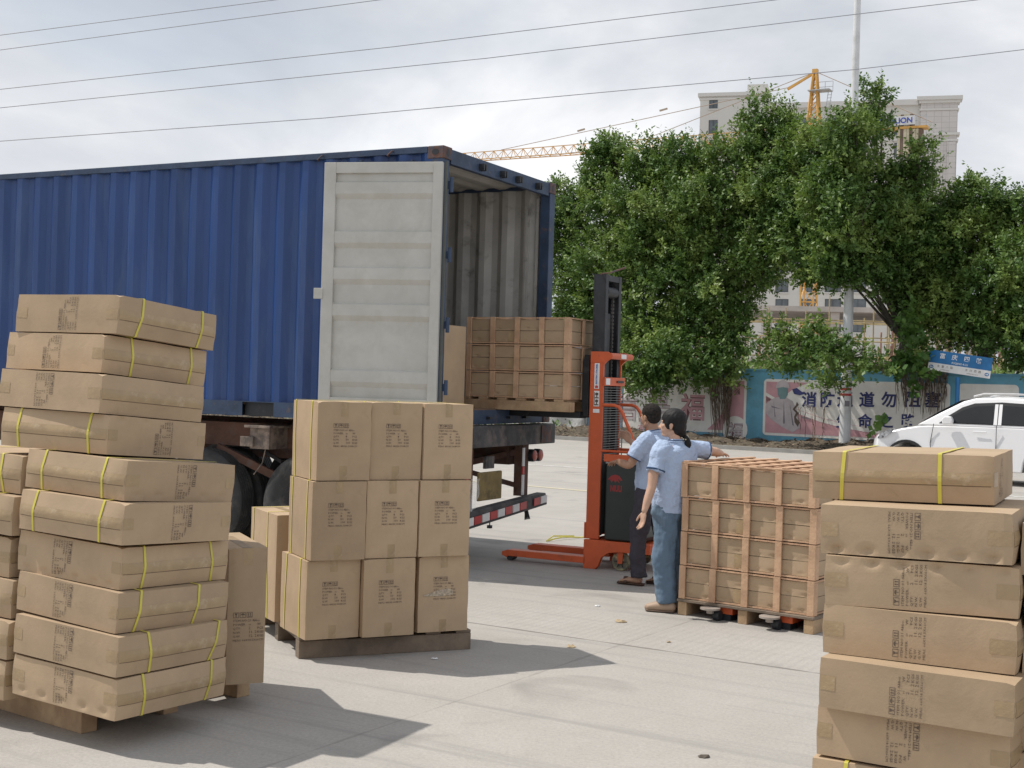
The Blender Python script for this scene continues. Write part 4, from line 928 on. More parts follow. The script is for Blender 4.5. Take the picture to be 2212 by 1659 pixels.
# cargo already inside the container
def inside(x, y, z, rot=0.0): return CM @ Matrix.Translation((x, y, 0.157 + z)) @ Matrix.Rotation(rot, 4, 'Z')
c = Carton('wrapped_carton_load', 'tall plain carton with a vertical strap just inside the open container', 'carton', inside(0.50, 0.12, 0) @ Matrix.Rotation(R(-90), 4, 'Z') @ Matrix.Translation((-0.6, -0.3, 0)), 0.55, 0.62, 0.80, 401, bulge=0.004)
c.body(); c.straps('x', (0.35,), (0.0,), 0.012)
MI = inside(0.50, 1.6, 0.0); b = MB()
for k in range(3):
    c = Carton('slatted_load_carton', ['lowest', 'middle', 'highest'][k] + ' dark carton stacked deeper inside the container', 'carton', inside(0.55, 0.95, 0.33 * k), 0.6, 0.8, 0.325, 410 + k, bulge=0.003, mt=CARD, group='cartons stacked deeper inside the container'); c.body()
    for xx in (0.0, 0.54):
        b = MB(); b.box(xx, xx + 0.05, -0.02, -0.006, 0.0, 0.325); b.build('corner_slat', WOODP, c.root)
    b = MB(); b.box(0.05, 0.54, -0.018, -0.008, 0.29, 0.325); b.build('edge_slat', WOODP, c.root)

# ------------------------------------------------------------------ electric stacker
ST = G(1259, 1227); SM = Matrix.Translation(ST) @ Matrix.Rotation(CY, 4, 'Z')
stk = thing('electric_stacker', (0, 0, 0), 0, 'orange and black walk-behind pallet stacker lifting crates into the container', 'stacker', M=SM)
def leg(x0, x1):
    b = MB(); b.box(x0, x1, -0.02, 0.80, 0.045, 0.105); b.prism([(0.80, 0.03), (0.86, 0.05), (0.86, 0.085), (0.80, 0.105)], 0, x0, x1); o = b.build('support_leg', ORANGE, stk, bevel=0.004)
    b = MB(); b.lathe([(0, x0 + 0.02), (0.036, x0 + 0.02), (0.036, x1 - 0.02), (0, x1 - 0.02)], (0, 0.78, 0.037), (1, 0, 0), 18); b.build('load_roller', BLACK, o, 30)
leg(0.0, 0.13); leg(0.56, 0.69)
arch = [(0.0, 0.0), (0.0, 0.27), (-0.66, 0.27), (-0.66, 0.175), (-0.34, 0.175), (-0.25, 0.16), (-0.18, 0.11), (-0.15, 0.03), (-0.12, 0.0)]
for x0, x1 in ((0.0, 0.05), (0.64, 0.69)): b = MB(); b.prism(arch, 0, x0, x1); b.build('chassis_side', ORANGE, stk, bevel=0.004)
b = MB(); b.box(0.051, 0.639, -0.66, -0.01, 0.19, 0.265); b.build('chassis_deck', ORANGE, stk, bevel=0.004)
def swivel_wheel(x, y, r=0.088):
    b = MB(); b.lathe([(0, -0.022), (r - 0.02, -0.022), (r - 0.006, -0.026), (r, -0.014), (r, 0.014), (r - 0.006, 0.026), (r - 0.02, 0.022), (0, 0.022)], (x, y, r), (1, 0, 0), 28); w = b.build('caster_wheel', mat('caster_cream', (0.46, 0.43, 0.24), 0.6, 0, 0.1, 6, dirt_glint=(0.12, 0.11, 0.08), ds=9, dth=(0.45, 0.6)), stk, 35)
    b = MB()
    for k in range(6):
        a = k * math.pi / 3; b.bar((x - 0.025, y + 0.02 * math.cos(a), r + 0.02 * math.sin(a)), (x - 0.025, y + 0.06 * math.cos(a), r + 0.06 * math.sin(a)), 0.004, 0.018, up=(1, 0, 0))
    b.build('wheel_slot', BLACK, w)
    b = MB(); b.prism([(y - 0.022, r - 0.02), (y + 0.022, r - 0.02), (y + 0.035, 0.19), (y - 0.035, 0.19)], 0, x - 0.036, x - 0.029); b.prism([(y - 0.022, r - 0.02), (y + 0.022, r - 0.02), (y + 0.035, 0.19), (y - 0.035, 0.19)], 0, x + 0.029, x + 0.036); b.build('wheel_fork', ORANGE, w)
swivel_wheel(0.06, -0.36); swivel_wheel(0.63, -0.36); swivel_wheel(0.36, -0.74)
b = MB(); b.box(0.30, 0.42, -0.82, -0.66, 0.19, 0.30); b.build('drive_housing', ORANGE, stk, bevel=0.01)
# columns
for x0, x1 in ((0.075, 0.10), (0.50, 0.525)):
    b = MB(); b.box(x0, x1, -0.165, -0.03, 0.27, 1.925); col = b.build('outer_column', ORANGE, stk, bevel=0.003)
    if x0 < 0.3:
        def sticker(name, y0, y1, z0, z1, m=WHITE, px=-0.003, par=None):
            q = MB(); q.box(x0 + px, x0 - 0.0005 if px > -0.0031 else x0 + px + 0.001, y0, y1, z0, z1); return q.build(name, m, par or col)
        s1_ = sticker('sticker', -0.125, -0.075, 1.68, 1.92); s2_ = sticker('sticker', -0.13, -0.075, 1.515, 1.66); s3_ = sticker('sticker', -0.135, -0.07, 1.455, 1.49)
        v, f = text_geo('ELECTRIC STACKER', 0.022, 0.0010, 1)
        pmesh('sticker_lettering', [(x0 - 0.005, -0.105 + (0.0 + bb) , 1.725 + a * 0.96) for a, bb in v], f, mat('sticker_blue', (0.03, 0.12, 0.4), 0.5), s1_)
        pmesh('sticker_emblem', [(x0 - 0.005, -0.1 + a * 0.8, 1.705 + bb * 0.6) for a, bb in ((-0.018, -0.03), (0.018, -0.03), (0.02, 0.01), (0.004, 0.0), (0.0, 0.035), (-0.01, 0.0), (-0.02, 0.01))], [tuple(range(7))], RED, s1_)
        q = MB()
        for zc_ in (1.555, 1.62):
            q.box(x0 - 0.0055, x0 - 0.0045, -0.125, -0.085, zc_ - 0.03, zc_ - 0.02); q.box(x0 - 0.0055, x0 - 0.0045, -0.11, -0.1, zc_ - 0.019, zc_ + 0.025); q.box(x0 - 0.0055, x0 - 0.0045, -0.12, -0.09, zc_ + 0.0, zc_ + 0.022)
        q.box(x0 - 0.0055, x0 - 0.0045, -0.084, -0.079, 1.525, 1.65); q.build('sticker_pictogram', INK, s2_)
b = MB(); b.box(0.075, 0.525, -0.028, -0.012, 0.27, 0.42); b.build('front_plate', ORANGE, stk)
# inner mast, two channels and a top tie
for x0, x1, k in ((0.11, 0.17, 1), (0.43, 0.49, -1)):
    b = MB(); b.box(x0, x1, -0.152, -0.138, 0.3, 2.76); b.box(x0, x1, -0.04, -0.026, 0.3, 2.76)
    xw = (x0, x0 + 0.014) if k == 1 else (x1 - 0.014, x1)
    b.box(*xw, -0.137, -0.041, 0.3, 2.76); b.build('mast_channel', BLACK, stk)
for q in ((-0.15, -0.03, 2.70, 2.755), (-0.08, -0.03, 1.7, 1.78)): b = MB(); b.box(0.1705, 0.4295, *q); b.build('mast_tie', BLACK, stk)
b = MB(); b.box(0.26, 0.34, -0.11, -0.05, 0.3, 2.4); b.build('lift_cylinder', BLACK, stk, bevel=0.01)
for x in (0.215, 0.385):
    b = MB(); z = 0.6
    while z < 2.62: b.box(x - 0.016, x + 0.016, -0.118, -0.098, z, z + 0.022); b.box(x - 0.009, x + 0.009, -0.112, -0.104, z + 0.022, z + 0.036); z += 0.036
    b.build('lift_chain', mat('chain_steel', (0.08, 0.078, 0.075), 0.6, 0.2), stk)
b = MB(); b.lathe([(0, -0.14), (0.055, -0.12), (0.055, 0.12), (0, 0.14)], (0.30, -0.1, 2.6), (1, 0, 0), 20); b.build('chain_pulley', BLACK, stk, 30)
b = MB(); b.tube([(0.1, -0.1, 2.76), (0.22, -0.14, 2.78), (0.45, -0.2, 2.85)], 0.009, 6); b.build('bent_rod', RUST, stk)
# bracket plates and top tube
for x0, x1 in ((0.075, 0.10), (0.50, 0.525)):
    b = MB(); b.prism([(-0.03, 1.926), (-0.03, 2.03), (-0.20, 2.03), (-0.235, 2.01), (-0.235, 1.965), (-0.20, 1.945), (-0.166, 1.91), (-0.166, 1.926)], 0, x0, x1); b.build('head_bracket', ORANGE, stk)
b = MB(); b.tube([(0.07, -0.225, 1.99), (0.60, -0.225, 1.99)], 0.030, 16); tb = b.build('top_tube', ORANGE, stk, 40)
b = MB(); b.box(0.28, 0.40, -0.260, -0.2545, 1.97, 2.01); b.build('sticker', WHITE, tb)
b = MB(); b.box(0.06, 0.55, -0.19, -0.17, 1.71, 1.79); cb = b.build('chain_crossbar', ORANGE, stk, bevel=0.003)
b = MB(); b.box(0.075, 0.17, -0.196, -0.191, 1.72, 1.78); b.build('sticker', WHITE, cb)
b = MB(); b.box(0.34, 0.50, -0.20, -0.191, 1.74, 1.76); b.build('bolt', BLACK, cb)
# protective mesh behind the mast
b = MB(); z = 1.02
while z < 1.70: b.bar((0.101, -0.172, z), (0.56, -0.172, z), 0.005); z += 0.024
b.bar((0.555, -0.172, 1.0), (0.555, -0.172, 1.7), 0.008)
b.build('guard_mesh', mat('mesh_grey', (0.22, 0.22, 0.22), 0.5, 0.3), stk)
# battery box
b = MB(); b.prism([(-0.19, 0.275), (-0.58, 0.275), (-0.60, 0.32), (-0.57, 0.93), (-0.52, 0.985), (-0.19, 0.985)], 0, 0.03, 0.66); bb_ = b.build('battery_cover', COVER, stk, bevel=0.015)
v, f = text_geo('NIULI', 0.075, 0.004, 2, 'CENTER')
pmesh('cover_lettering', [(0.0285, -0.30 - a * 0.62, 0.735 + bb) for a, bb in v], f, mat('emblem_red', (0.30, 0.03, 0.03), 0.6), bb_)
horn = [(-0.10, 0.0), (-0.05, 0.035), (0.0, 0.045), (0.05, 0.035), (0.09, 0.0), (0.07, -0.005), (0.03, 0.012), (0.06, -0.03), (0.02, -0.005), (0.0, -0.025), (-0.02, 0.0), (-0.05, -0.025), (-0.06, 0.0)]
pmesh('cover_emblem', [(0.0285, -0.29 - a * 0.8, 0.84 + bb * 1.1) for a, bb in horn], [tuple(range(len(horn)))], MATS['emblem_red'], bb_)
b = MB(); b.box(0.02, 0.67, -0.60, -0.19, 0.987, 1.005); b.build('control_panel', mat('panel_grey', (0.25, 0.25, 0.25), 0.5), stk, bevel=0.004)
b = MB(); b.box(0.02, 0.05, -0.56, -0.17, 1.006, 1.075); b.build('panel_guard', ORANGE, stk, bevel=0.004)
# hand rails
for x in (0.085, 0.53):
    b = MB(); b.tube([(x, -0.165, 1.53), (x, -0.28, 1.53), (x, -0.325, 1.515), (x, -0.36, 1.47), (x, -0.46, 1.26), (x, -0.50, 1.16), (x, -0.50, 1.0)], 0.016, 10); b.build('hand_rail', ORANGE, stk, 50)
b = MB(); b.tube([(0.085, -0.165, 1.10), (0.085, -0.5, 1.10)], 0.013, 8); b.tube([(0.53, -0.165, 1.10), (0.53, -0.5, 1.10)], 0.013, 8); b.build('side_rail', ORANGE, stk, 50)
for o in stk.children:
    if o.name.split('.')[0] in ('outer_column', 'mast_channel', 'mast_tie', 'lift_cylinder', 'lift_chain', 'chain_pulley', 'head_bracket', 'top_tube', 'chain_crossbar', 'guard_mesh', 'hand_rail', 'side_rail', 'bent_rod', 'front_plate'): o.location.y += 0.045
# fork carriage
b = MB()
for x0, x1 in ((0.13, 0.25), (0.44, 0.56)):
    b.prism([(0.05, 1.42), (0.10, 1.42), (0.12, 1.5), (0.12, 1.92), (0.10, 2.0), (0.06, 2.0), (0.05, 1.95)], 0, x0, x1)
b.box(0.10, 0.59, 0.036, 0.049, 1.95, 2.0); b.box(0.1, 0.59, 0.036, 0.049, 1.44, 1.52); b.build('fork_carriage', BLACK, stk, bevel=0.004)
for x0, x1 in ((0.10, 0.26), (0.43, 0.59)): b = MB(); b.box(x0, x1, 0.121, 1.15, 1.395, 1.453); b.build('lifting_fork', BLACK, stk, bevel=0.004)
# yellow strapping and paper left on the floor near the legs
b = MB(); q0 = G(1310, 1180); pts = [G(1300, 1176), G(1340 - 60, 1166), G(1250, 1163), G(1215, 1166), G(1180, 1171), G(1195, 1164), G(1240, 1160)]
b.tube([(p.x, p.y, 0.012 + 0.02 * (i % 2)) for i, p in enumerate(pts)], 0.008, 5); tag(b.build('loose_strapping', STRAP), 'curl of yellow strapping lying on the floor behind the stacker legs', 'strapping')

# ------------------------------------------------------------------ people
SKIN = mat('skin_tan', (0.40, 0.235, 0.16), 0.5, 0, 0.08, 14, spec=0.35)
SKIN2 = mat('skin_fair', (0.55, 0.345, 0.25), 0.5, 0, 0.07, 14, spec=0.35)
SHIRT = mat('pale_blue_shirt', (0.40, 0.495, 0.675), 0.85, 0, 0.06, 5, bump=0.9, bs=11, bdist=0.03)
TRIMN = mat('navy_trim', (0.03, 0.07, 0.16), 0.85)
TROU = mat('dark_trousers', (0.045, 0.04, 0.055), 0.85, 0, 0.12, 5, bump=0.8, bs=10, bdist=0.02)
JEAN = mat('washed_denim', (0.10, 0.155, 0.225), 0.85, 0, 0.15, 2.2, dirt_glint=(0.24, 0.32, 0.41), ds=2.2, dth=(0.45, 0.7), bump=0.7, bs=9, bdist=0.02, stretch=(1, 1, 0.35))
HAIR = mat('black_hair', (0.010, 0.009, 0.010), 0.6, 0, 0.2, 40, bump=0.4, bs=60, spec=0.3, stretch=(1, 1, 0.2))
HAIRC = mat('cropped_hair', (0.034, 0.030, 0.028), 0.95, 0, 0.3, 60, bump=0.6, bs=120, spec=0.1)
class Blob:
    """closed primitives welded into one continuous surface by a voxel remesh"""
    def __init__(s): s.mb = MB()
    def ell(s, c, r, ax=None, n=16):
        c = Vector(c); X, Y, Z = ax if ax else (Vector((1, 0, 0)), Vector((0, 1, 0)), Vector((0, 0, 1))); vs = []
        for i in range(n + 1):
            t = math.pi * i / n
            for j in range(n):
                q = 2 * math.pi * j / n; vs.append(c + X * (r[0] * math.sin(t) * math.cos(q)) + Y * (r[1] * math.sin(t) * math.sin(q)) + Z * (r[2] * math.cos(t)))
        # merge the poles
        o = len(s.mb.v); V = [vs[0]] + [vs[i * n + j] for i in range(1, n) for j in range(n)] + [vs[n * n]]
        Fc = [(0, 1 + j, 1 + (j + 1) % n) for j in range(n)]
        for i in range(n - 2): Fc += [(1 + i * n + j, 1 + (i + 1) * n + j, 1 + (i + 1) * n + (j + 1) % n, 1 + i * n + (j + 1) % n) for j in range(n)]
        L = len(V) - 1; Fc += [(1 + (n - 2) * n + j, L, 1 + (n - 2) * n + (j + 1) % n) for j in range(n)]
        s.mb.add(V, Fc); return s
    def limb(s, pts, rad, side=None, n=16, ends=True):
        """pts with radii; radius may be (side, front) pair with 'side' a direction"""
        pts = [Vector(p) for p in pts]; vs = []; k = len(pts)
        # densify with catmull-rom
        P = []; Rr = []
        rad = [(r, r) if not isinstance(r, tuple) else r for r in rad]
        for i in range(k - 1):
            p0, p1, p2, p3 = pts[max(i - 1, 0)], pts[i], pts[i + 1], pts[min(i + 2, k - 1)]
            for t in range(5):
                t /= 5; P.append(0.5 * ((2 * p1) + (p2 - p0) * t + (2 * p0 - 5 * p1 + 4 * p2 - p3) * t * t + (3 * p1 - p0 - 3 * p2 + p3) * t ** 3))
                e = t * t * (3 - 2 * t); Rr.append((rad[i][0] * (1 - e) + rad[i + 1][0] * e, rad[i][1] * (1 - e) + rad[i + 1][1] * e))
        P.append(pts[-1]); Rr.append(rad[-1]); m = len(P)
        sd_ = Vector(side) if side is not None else None; prev = None
        for i in range(m):
            d = (P[min(i + 1, m - 1)] - P[max(i - 1, 0)]).normalized()
            a = (sd_ if sd_ is not None else (prev or Vector((0.3, 0.9, 0.2)))); a = a - d * a.dot(d); a.normalize(); prev = a; b = d.cross(a)
            for j in range(n):
                t = 2 * math.pi * j / n; vs.append(P[i] + a * (Rr[i][0] * math.cos(t)) + b * (Rr[i][1] * math.sin(t)))
        Fc = [(i * n + j, (i + 1) * n + j, (i + 1) * n + (j + 1) % n, i * n + (j + 1) % n) for i in range(m - 1) for j in range(n)]
        Fc += [tuple(range(n)), tuple((m - 1) * n + j for j in range(n))[::-1]]
        s.mb.add(vs, Fc)
        if ends:
            for q, rr in ((P[0], Rr[0]), (P[-1], Rr[-1])): s.ell(q, (min(rr), min(rr), min(rr)), n=12)
        return s
    def build(s, name, m, parent, vox=0.006, smooth=6, wr=0.0, wsc=0.06):
        o = s.mb.build(name, m, parent)
        r = o.modifiers.new('weld', 'REMESH'); r.mode = 'VOXEL'; r.voxel_size = vox; r.use_smooth_shade = True
        q = o.modifiers.new('smooth', 'SMOOTH'); q.factor = 0.5; q.iterations = smooth
        if wr:
            tx = bpy.data.textures.new(name, 'CLOUDS'); tx.noise_scale = wsc; tx.noise_depth = 2
            d = o.modifiers.new('folds', 'DISPLACE'); d.texture = tx; d.strength = wr; d.mid_level = 0.5; d.texture_coords = 'LOCAL'
        return o
def hand(B, wrist, dirv, palm_n, thumb_side, curl=0.35, sc=1.0, spread=0.12):
    """palm and five fingers; dirv along the hand, palm_n out of the palm, thumb_side sideways"""
    d = Vector(dirv).normalized(); n = Vector(palm_n); n = (n - d * n.dot(d)).normalized(); t = d.cross(n).normalized()
    if t.dot(Vector(thumb_side)) < 0: t = -t
    w = Vector(wrist)
    B.ell(w + d * 0.048 * sc, (0.050 * sc, 0.038 * sc, 0.015 * sc), (d, t, n))
    B.ell(w + d * 0.075 * sc, (0.022 * sc, 0.039 * sc, 0.013 * sc), (d, t, n))
    for k, (o, L) in enumerate(((0.029, 0.070), (0.0095, 0.078), (-0.0095, 0.073), (-0.028, 0.058))):
        a0 = w + d * (0.085 * sc) + t * (o * sc); dd = (d + t * (o / 0.03) * spread).normalized(); P = [a0]; cur = dd; c_ = curl * (1 + 0.12 * k)
        for q, fr in enumerate((0.45, 0.32, 0.23)):
            cur = (cur * math.cos(c_) + n * math.sin(c_)).normalized(); P.append(P[-1] + cur * L * fr * sc)
        B.limb(P, [0.0088 * sc, 0.0085 * sc, 0.0078 * sc, 0.0066 * sc], n=8)
    a0 = w + d * 0.03 * sc + t * 0.028 * sc
    P = [a0, a0 + (d * 0.6 + t * 0.6 + n * 0.25) * 0.035 * sc, a0 + (d * 0.6 + t * 0.6 + n * 0.25) * 0.035 * sc + (d * 0.85 + t * 0.2 + n * 0.35) * 0.03 * sc]
    P.append(P[-1] + (d * 0.9 + n * 0.35) * 0.02 * sc)
    B.limb(P, [0.012 * sc, 0.0105 * sc, 0.0095 * sc, 0.0075 * sc], n=8)
def head(B, c, fwd, s=1.0):
    """skull, jaw, nose, lips, brow and ears around centre c; returns the axes"""
    c = Vector(c); f = Vector(fwd).normalized(); l = Vector((0, 0, 1)).cross(f).normalized(); u_ = f.cross(l); ax = (f, l, u_)
    g_ = lambda a, b, z: c + (f * a + l * b + u_ * z) * s; S3 = lambda *r: tuple(x * s for x in r)
    B.ell(g_(-0.012, 0, 0.022), S3(0.094, 0.074, 0.088), ax); B.ell(g_(0.028, 0, -0.030), S3(0.062, 0.058, 0.072), ax)
    B.ell(g_(0.052, 0, -0.086), S3(0.028, 0.030, 0.020), ax); B.limb([g_(-0.02, 0.050, -0.06), g_(0.045, 0.024, -0.090)], [0.017 * s, 0.014 * s]); B.limb([g_(-0.02, -0.050, -0.06), g_(0.045, -0.024, -0.090)], [0.017 * s, 0.014 * s])
    B.limb([g_(0.076, 0, 0.012), g_(0.093, 0, -0.018), g_(0.100, 0, -0.030)], [0.008 * s, 0.010 * s, 0.0125 * s]); B.ell(g_(0.092, 0.011, -0.034), S3(0.008, 0.007, 0.006), ax); B.ell(g_(0.092, -0.011, -0.034), S3(0.008, 0.007, 0.006), ax)
    B.ell(g_(0.078, 0, -0.056), S3(0.012, 0.023, 0.006), ax); B.ell(g_(0.076, 0, -0.068), S3(0.012, 0.020, 0.007), ax)
    for k in (-1, 1):
        B.ell(g_(0.070, 0.03 * k, 0.018), S3(0.014, 0.022, 0.007), ax); B.ell(g_(0.055, 0.036 * k, -0.020), S3(0.024, 0.020, 0.018), ax)
        B.ell(g_(-0.012, 0.076 * k, -0.012), S3(0.017, 0.006, 0.030), ax); B.ell(g_(-0.006, 0.073 * k, -0.030), S3(0.010, 0.008, 0.014), ax)
    return g_, ax
def eyes(g_, ax, parent, s=1.0):
    EW = mat('eye_white', (0.7, 0.68, 0.65), 0.3); EB = mat('eye_dark', (0.02, 0.015, 0.012), 0.2)
    for k in (-1, 1):
        B = Blob(); B.ell(g_(0.068, 0.030 * k, 0.0), (0.0095 * s, 0.014 * s, 0.0055 * s), ax, 10); o = B.mb.build('eye', EW, parent, 60)
        B = Blob(); B.ell(g_(0.0755, 0.030 * k, 0.0), (0.0035 * s, 0.005 * s, 0.005 * s), ax, 8); B.mb.build('iris', EB, o, 60)
        B = Blob(); B.limb([g_(0.074, 0.014 * k, 0.026), g_(0.074, 0.032 * k, 0.031), g_(0.062, 0.046 * k, 0.026)], [0.003 * s] * 3, n=6); B.mb.build('eyebrow', EB, parent, 60)

def frame(origin, ang):
    f = vdir(ang); l = vdir(ang + math.pi / 2); o = Vector(origin)
    return lambda a, b, z: Vector((o.x, o.y, 0)) + f * a + l * b + Vector((0, 0, z))
# --- man at the handles: forward = image left and away
mo = (1.235, 11.28, 0); ma = R(150); m_ = frame(mo, ma); ml = vdir(ma + math.pi / 2); mf = vdir(ma)
man = thing('person', (0, 0, 0), 0, 'person with cropped hair, blue shirt and dark trousers steering the orange stacker', 'person')
B = Blob(); hg, hax = head(B, m_(0.035, 0.01, 1.455), (mf * 0.9 - ml * 0.35), 0.95)
B.limb([m_(-0.01, 0, 1.24), m_(0.0, 0, 1.31), m_(0.02, 0.005, 1.40)], [0.062, 0.055, 0.053])
B.limb([m_(0, 0, 0.82), m_(0, 0, 0.95), m_(0, 0, 1.1), m_(-0.01, 0, 1.25)], [(0.12, 0.08), (0.115, 0.08), (0.135, 0.085), (0.145, 0.08)], side=ml)
LE, LWr = m_(0.10, 0.245, 1.05), m_(0.25, 0.16, 1.06)
B.limb([m_(0.0, 0.175, 1.265), m_(0.05, 0.215, 1.16), LE, m_(0.18, 0.215, 1.05), LWr], [0.050, 0.043, 0.036, 0.034, 0.026]); hand(B, LWr, mf * 0.8 - ml * 0.6 + Vector((0, 0, -0.1)), (0, 0, -1), -ml, 0.25)
RE, RW = m_(0.14, -0.19, 1.10), m_(0.235, -0.06, 1.225)
B.limb([m_(0.0, -0.175, 1.265), m_(0.09, -0.205, 1.18), RE, m_(0.19, -0.13, 1.16), RW], [0.050, 0.043, 0.037, 0.034, 0.026]); hand(B, RW, (mf * 0.7 + Vector((0, 0, 0.6))), ml + mf * 0.3, (0, 0, 1), 0.75)
for sd_, pts in ((1, [(0.0, 0.085, 0.80), (0.07, 0.09, 0.42), (0.06, 0.09, 0.08)]), (-1, [(0.0, -0.085, 0.80), (-0.06, -0.09, 0.44), (-0.13, -0.09, 0.08)])):
    B.limb([m_(*p) for p in pts], [0.085, 0.052, 0.036]); a = m_(*pts[2])
    B.limb([a + Vector((0, 0, -0.03)), a + mf * 0.07 + Vector((0, 0, -0.035)), a + mf * 0.15 + Vector((0, 0, -0.045))], [(0.035, 0.036), (0.04, 0.026), (0.045, 0.015)], side=ml)
    for k in range(5): B.limb([a + mf * 0.15 + ml * (0.034 - 0.017 * k) * sd_ * -1 + Vector((0, 0, -0.046)), a + mf * (0.185 - 0.006 * abs(k - 0.5)) + ml * (0.036 - 0.018 * k) * sd_ * -1 + Vector((0, 0, -0.052))], [0.010, 0.008], n=8)
mb_ = B.build('body', SKIN, man, 0.0055, 5); eyes(hg, hax, man, 0.95)
B = Blob(); B.ell(hg(-0.022, 0, 0.040), tuple(0.95 * x for x in (0.097, 0.083, 0.084)), hax); B.ell(hg(-0.052, 0, -0.002), tuple(0.95 * x for x in (0.058, 0.073, 0.062)), hax); B.build('hair', HAIRC, man, 0.006, 3, 0.004, 0.012)
B = Blob(); B.limb([m_(0.0, 0, 0.76), m_(0.005, 0, 0.88), m_(0.005, 0, 1.0), m_(0.0, 0, 1.12), m_(-0.015, 0, 1.22), m_(-0.01, 0, 1.30)], [(0.188, 0.125), (0.182, 0.13), (0.175, 0.128), (0.188, 0.128), (0.185, 0.112), (0.105, 0.078)], side=ml, n=24, ends=False)
for sgn, e, mid in ((1, LE, m_(0.055, 0.22, 1.15)), (-1, RE, m_(0.085, -0.21, 1.175))):
    B.limb([m_(-0.01, 0.10 * sgn, 1.27), m_(0.0, 0.172 * sgn, 1.25), mid, mid.lerp(e, 0.52)], [0.065, 0.072, 0.068, 0.066], ends=False)
B.limb([m_(-0.01, 0, 1.27), m_(0.0, 0, 1.325)], [(0.085, 0.08), (0.07, 0.068)], side=ml, ends=False)
B.build('shirt', SHIRT, man, 0.006, 5, 0.032, 0.11)
b = Blob(); b.limb([m_(-0.004, 0, 1.315), m_(0.0, 0, 1.343)], [(0.073, 0.07), (0.066, 0.064)], side=ml, ends=False); b.build('collar', SHIRT, man, 0.006, 3)
b = Blob(); b.limb([m_(-0.002, 0, 1.330), m_(0.0, 0, 1.337)], [(0.073, 0.07), (0.071, 0.0685)], side=ml, ends=False); b.build('collar_stripe', TRIMN, man, 0.004, 1)
for sgn, e, mid in ((1, LE, m_(0.055, 0.22, 1.15)), (-1, RE, m_(0.085, -0.21, 1.175))):
    p = mid.lerp(e, 0.42); q = mid.lerp(e, 0.50); b = Blob(); b.limb([p, q], [0.0695, 0.0690], ends=False, n=20); b.build('sleeve_stripe', TRIMN, man, 0.005, 1)
B = Blob(); B.limb([m_(0, 0, 0.93), m_(0, 0, 0.80)], [(0.16, 0.11), (0.17, 0.115)], side=ml, n=20)
B.limb([m_(0.0, 0.085, 0.84), m_(0.045, 0.09, 0.60), m_(0.075, 0.09, 0.42), m_(0.075, 0.09, 0.24), m_(0.055, 0.09, 0.075)], [0.105, 0.088, 0.074, 0.070, 0.076], ends=False)
B.limb([m_(0.0, -0.085, 0.84), m_(-0.03, -0.09, 0.60), m_(-0.06, -0.09, 0.44), m_(-0.10, -0.09, 0.24), m_(-0.13, -0.09, 0.075)], [0.105, 0.088, 0.074, 0.070, 0.076], ends=False)
B.build('trousers', TROU, man, 0.008, 5, 0.042, 0.11)
SAND = mat('brown_sandal', (0.07, 0.035, 0.022), 0.7)
for sgn, ax_ in ((1, 0.06), (-1, -0.13)):
    b = Blob(); c0 = m_(ax_ - 0.045, 0.09 * sgn, 0.014); b.limb([c0, c0 + mf * 0.10, c0 + mf * 0.235], [(0.038, 0.012), (0.04, 0.012), (0.046, 0.012)], side=ml); o = b.build('sandal', SAND, man, 0.005, 2)
    b = Blob(); b.limb([c0 + mf * 0.15 + ml * 0.048 + Vector((0, 0, 0.008)), c0 + mf * 0.165 + Vector((0, 0, 0.052)), c0 + mf * 0.15 - ml * 0.048 + Vector((0, 0, 0.008))], [(0.007, 0.022)] * 3, n=10); b.build('sandal_strap', SAND, o, 0.005, 2)

# --- woman leaning an arm on the crates
wo = (1.215, 9.98, 0); wa = R(122); w_ = frame(wo, wa); wl = vdir(wa + math.pi / 2); wf = vdir(wa)
wom = thing('person', (0, 0, 0), 0, 'person with a black ponytail, blue shirt and wide jeans leaning on the crates', 'person')
hc = Vector((1.235, 10.0, 1.435)); hf = Vector((-0.93, 0.36, 0.02))
tor = [Vector((1.225, 9.98, 0.78)), Vector((1.233, 9.98, 0.90)), Vector((1.25, 9.98, 1.02)), Vector((1.268, 9.98, 1.14)), Vector((1.28, 9.98, 1.22)), Vector((1.27, 9.985, 1.285))]
B = Blob(); wg, wax = head(B, hc, hf, 0.97)
B.limb([tor[4], Vector((1.268, 9.985, 1.29)), hc + Vector((0.012, -0.012, -0.06))], [0.055, 0.047, 0.047]); B.limb(tor, [(0.10, 0.07), (0.10, 0.07), (0.115, 0.08), (0.14, 0.085), (0.135, 0.07), (0.06, 0.05)], side=wl)
ls, rs_ = tor[4] + wl * 0.165 + Vector((0, 0, 0.02)), tor[4] - wl * 0.165 + Vector((0, 0, 0.025))
le, lw = Vector((1.075, 9.84, 0.965)), Vector((1.022, 9.80, 0.785))
re, rw = Vector((1.585, 10.12, 1.225)), Vector((1.665, 10.30, 1.205))
B.limb([ls, ls.lerp(le, 0.5) + Vector((-0.012, 0, 0)), le, le.lerp(lw, 0.5), lw], [0.046, 0.042, 0.035, 0.033, 0.023]); hand(B, lw, (-0.12, 0.05, -1), -wl * -1 + wf * 0.2, wf, 0.22, 0.95)
B.limb([rs_, rs_.lerp(re, 0.5), re, re.lerp(rw, 0.5), rw], [0.046, 0.042, 0.036, 0.033, 0.023]); hand(B, rw, (0.35, 0.9, -0.12), (0, 0, -1), (-0.9, 0.3, 0), 0.10, 0.95, 0.2)
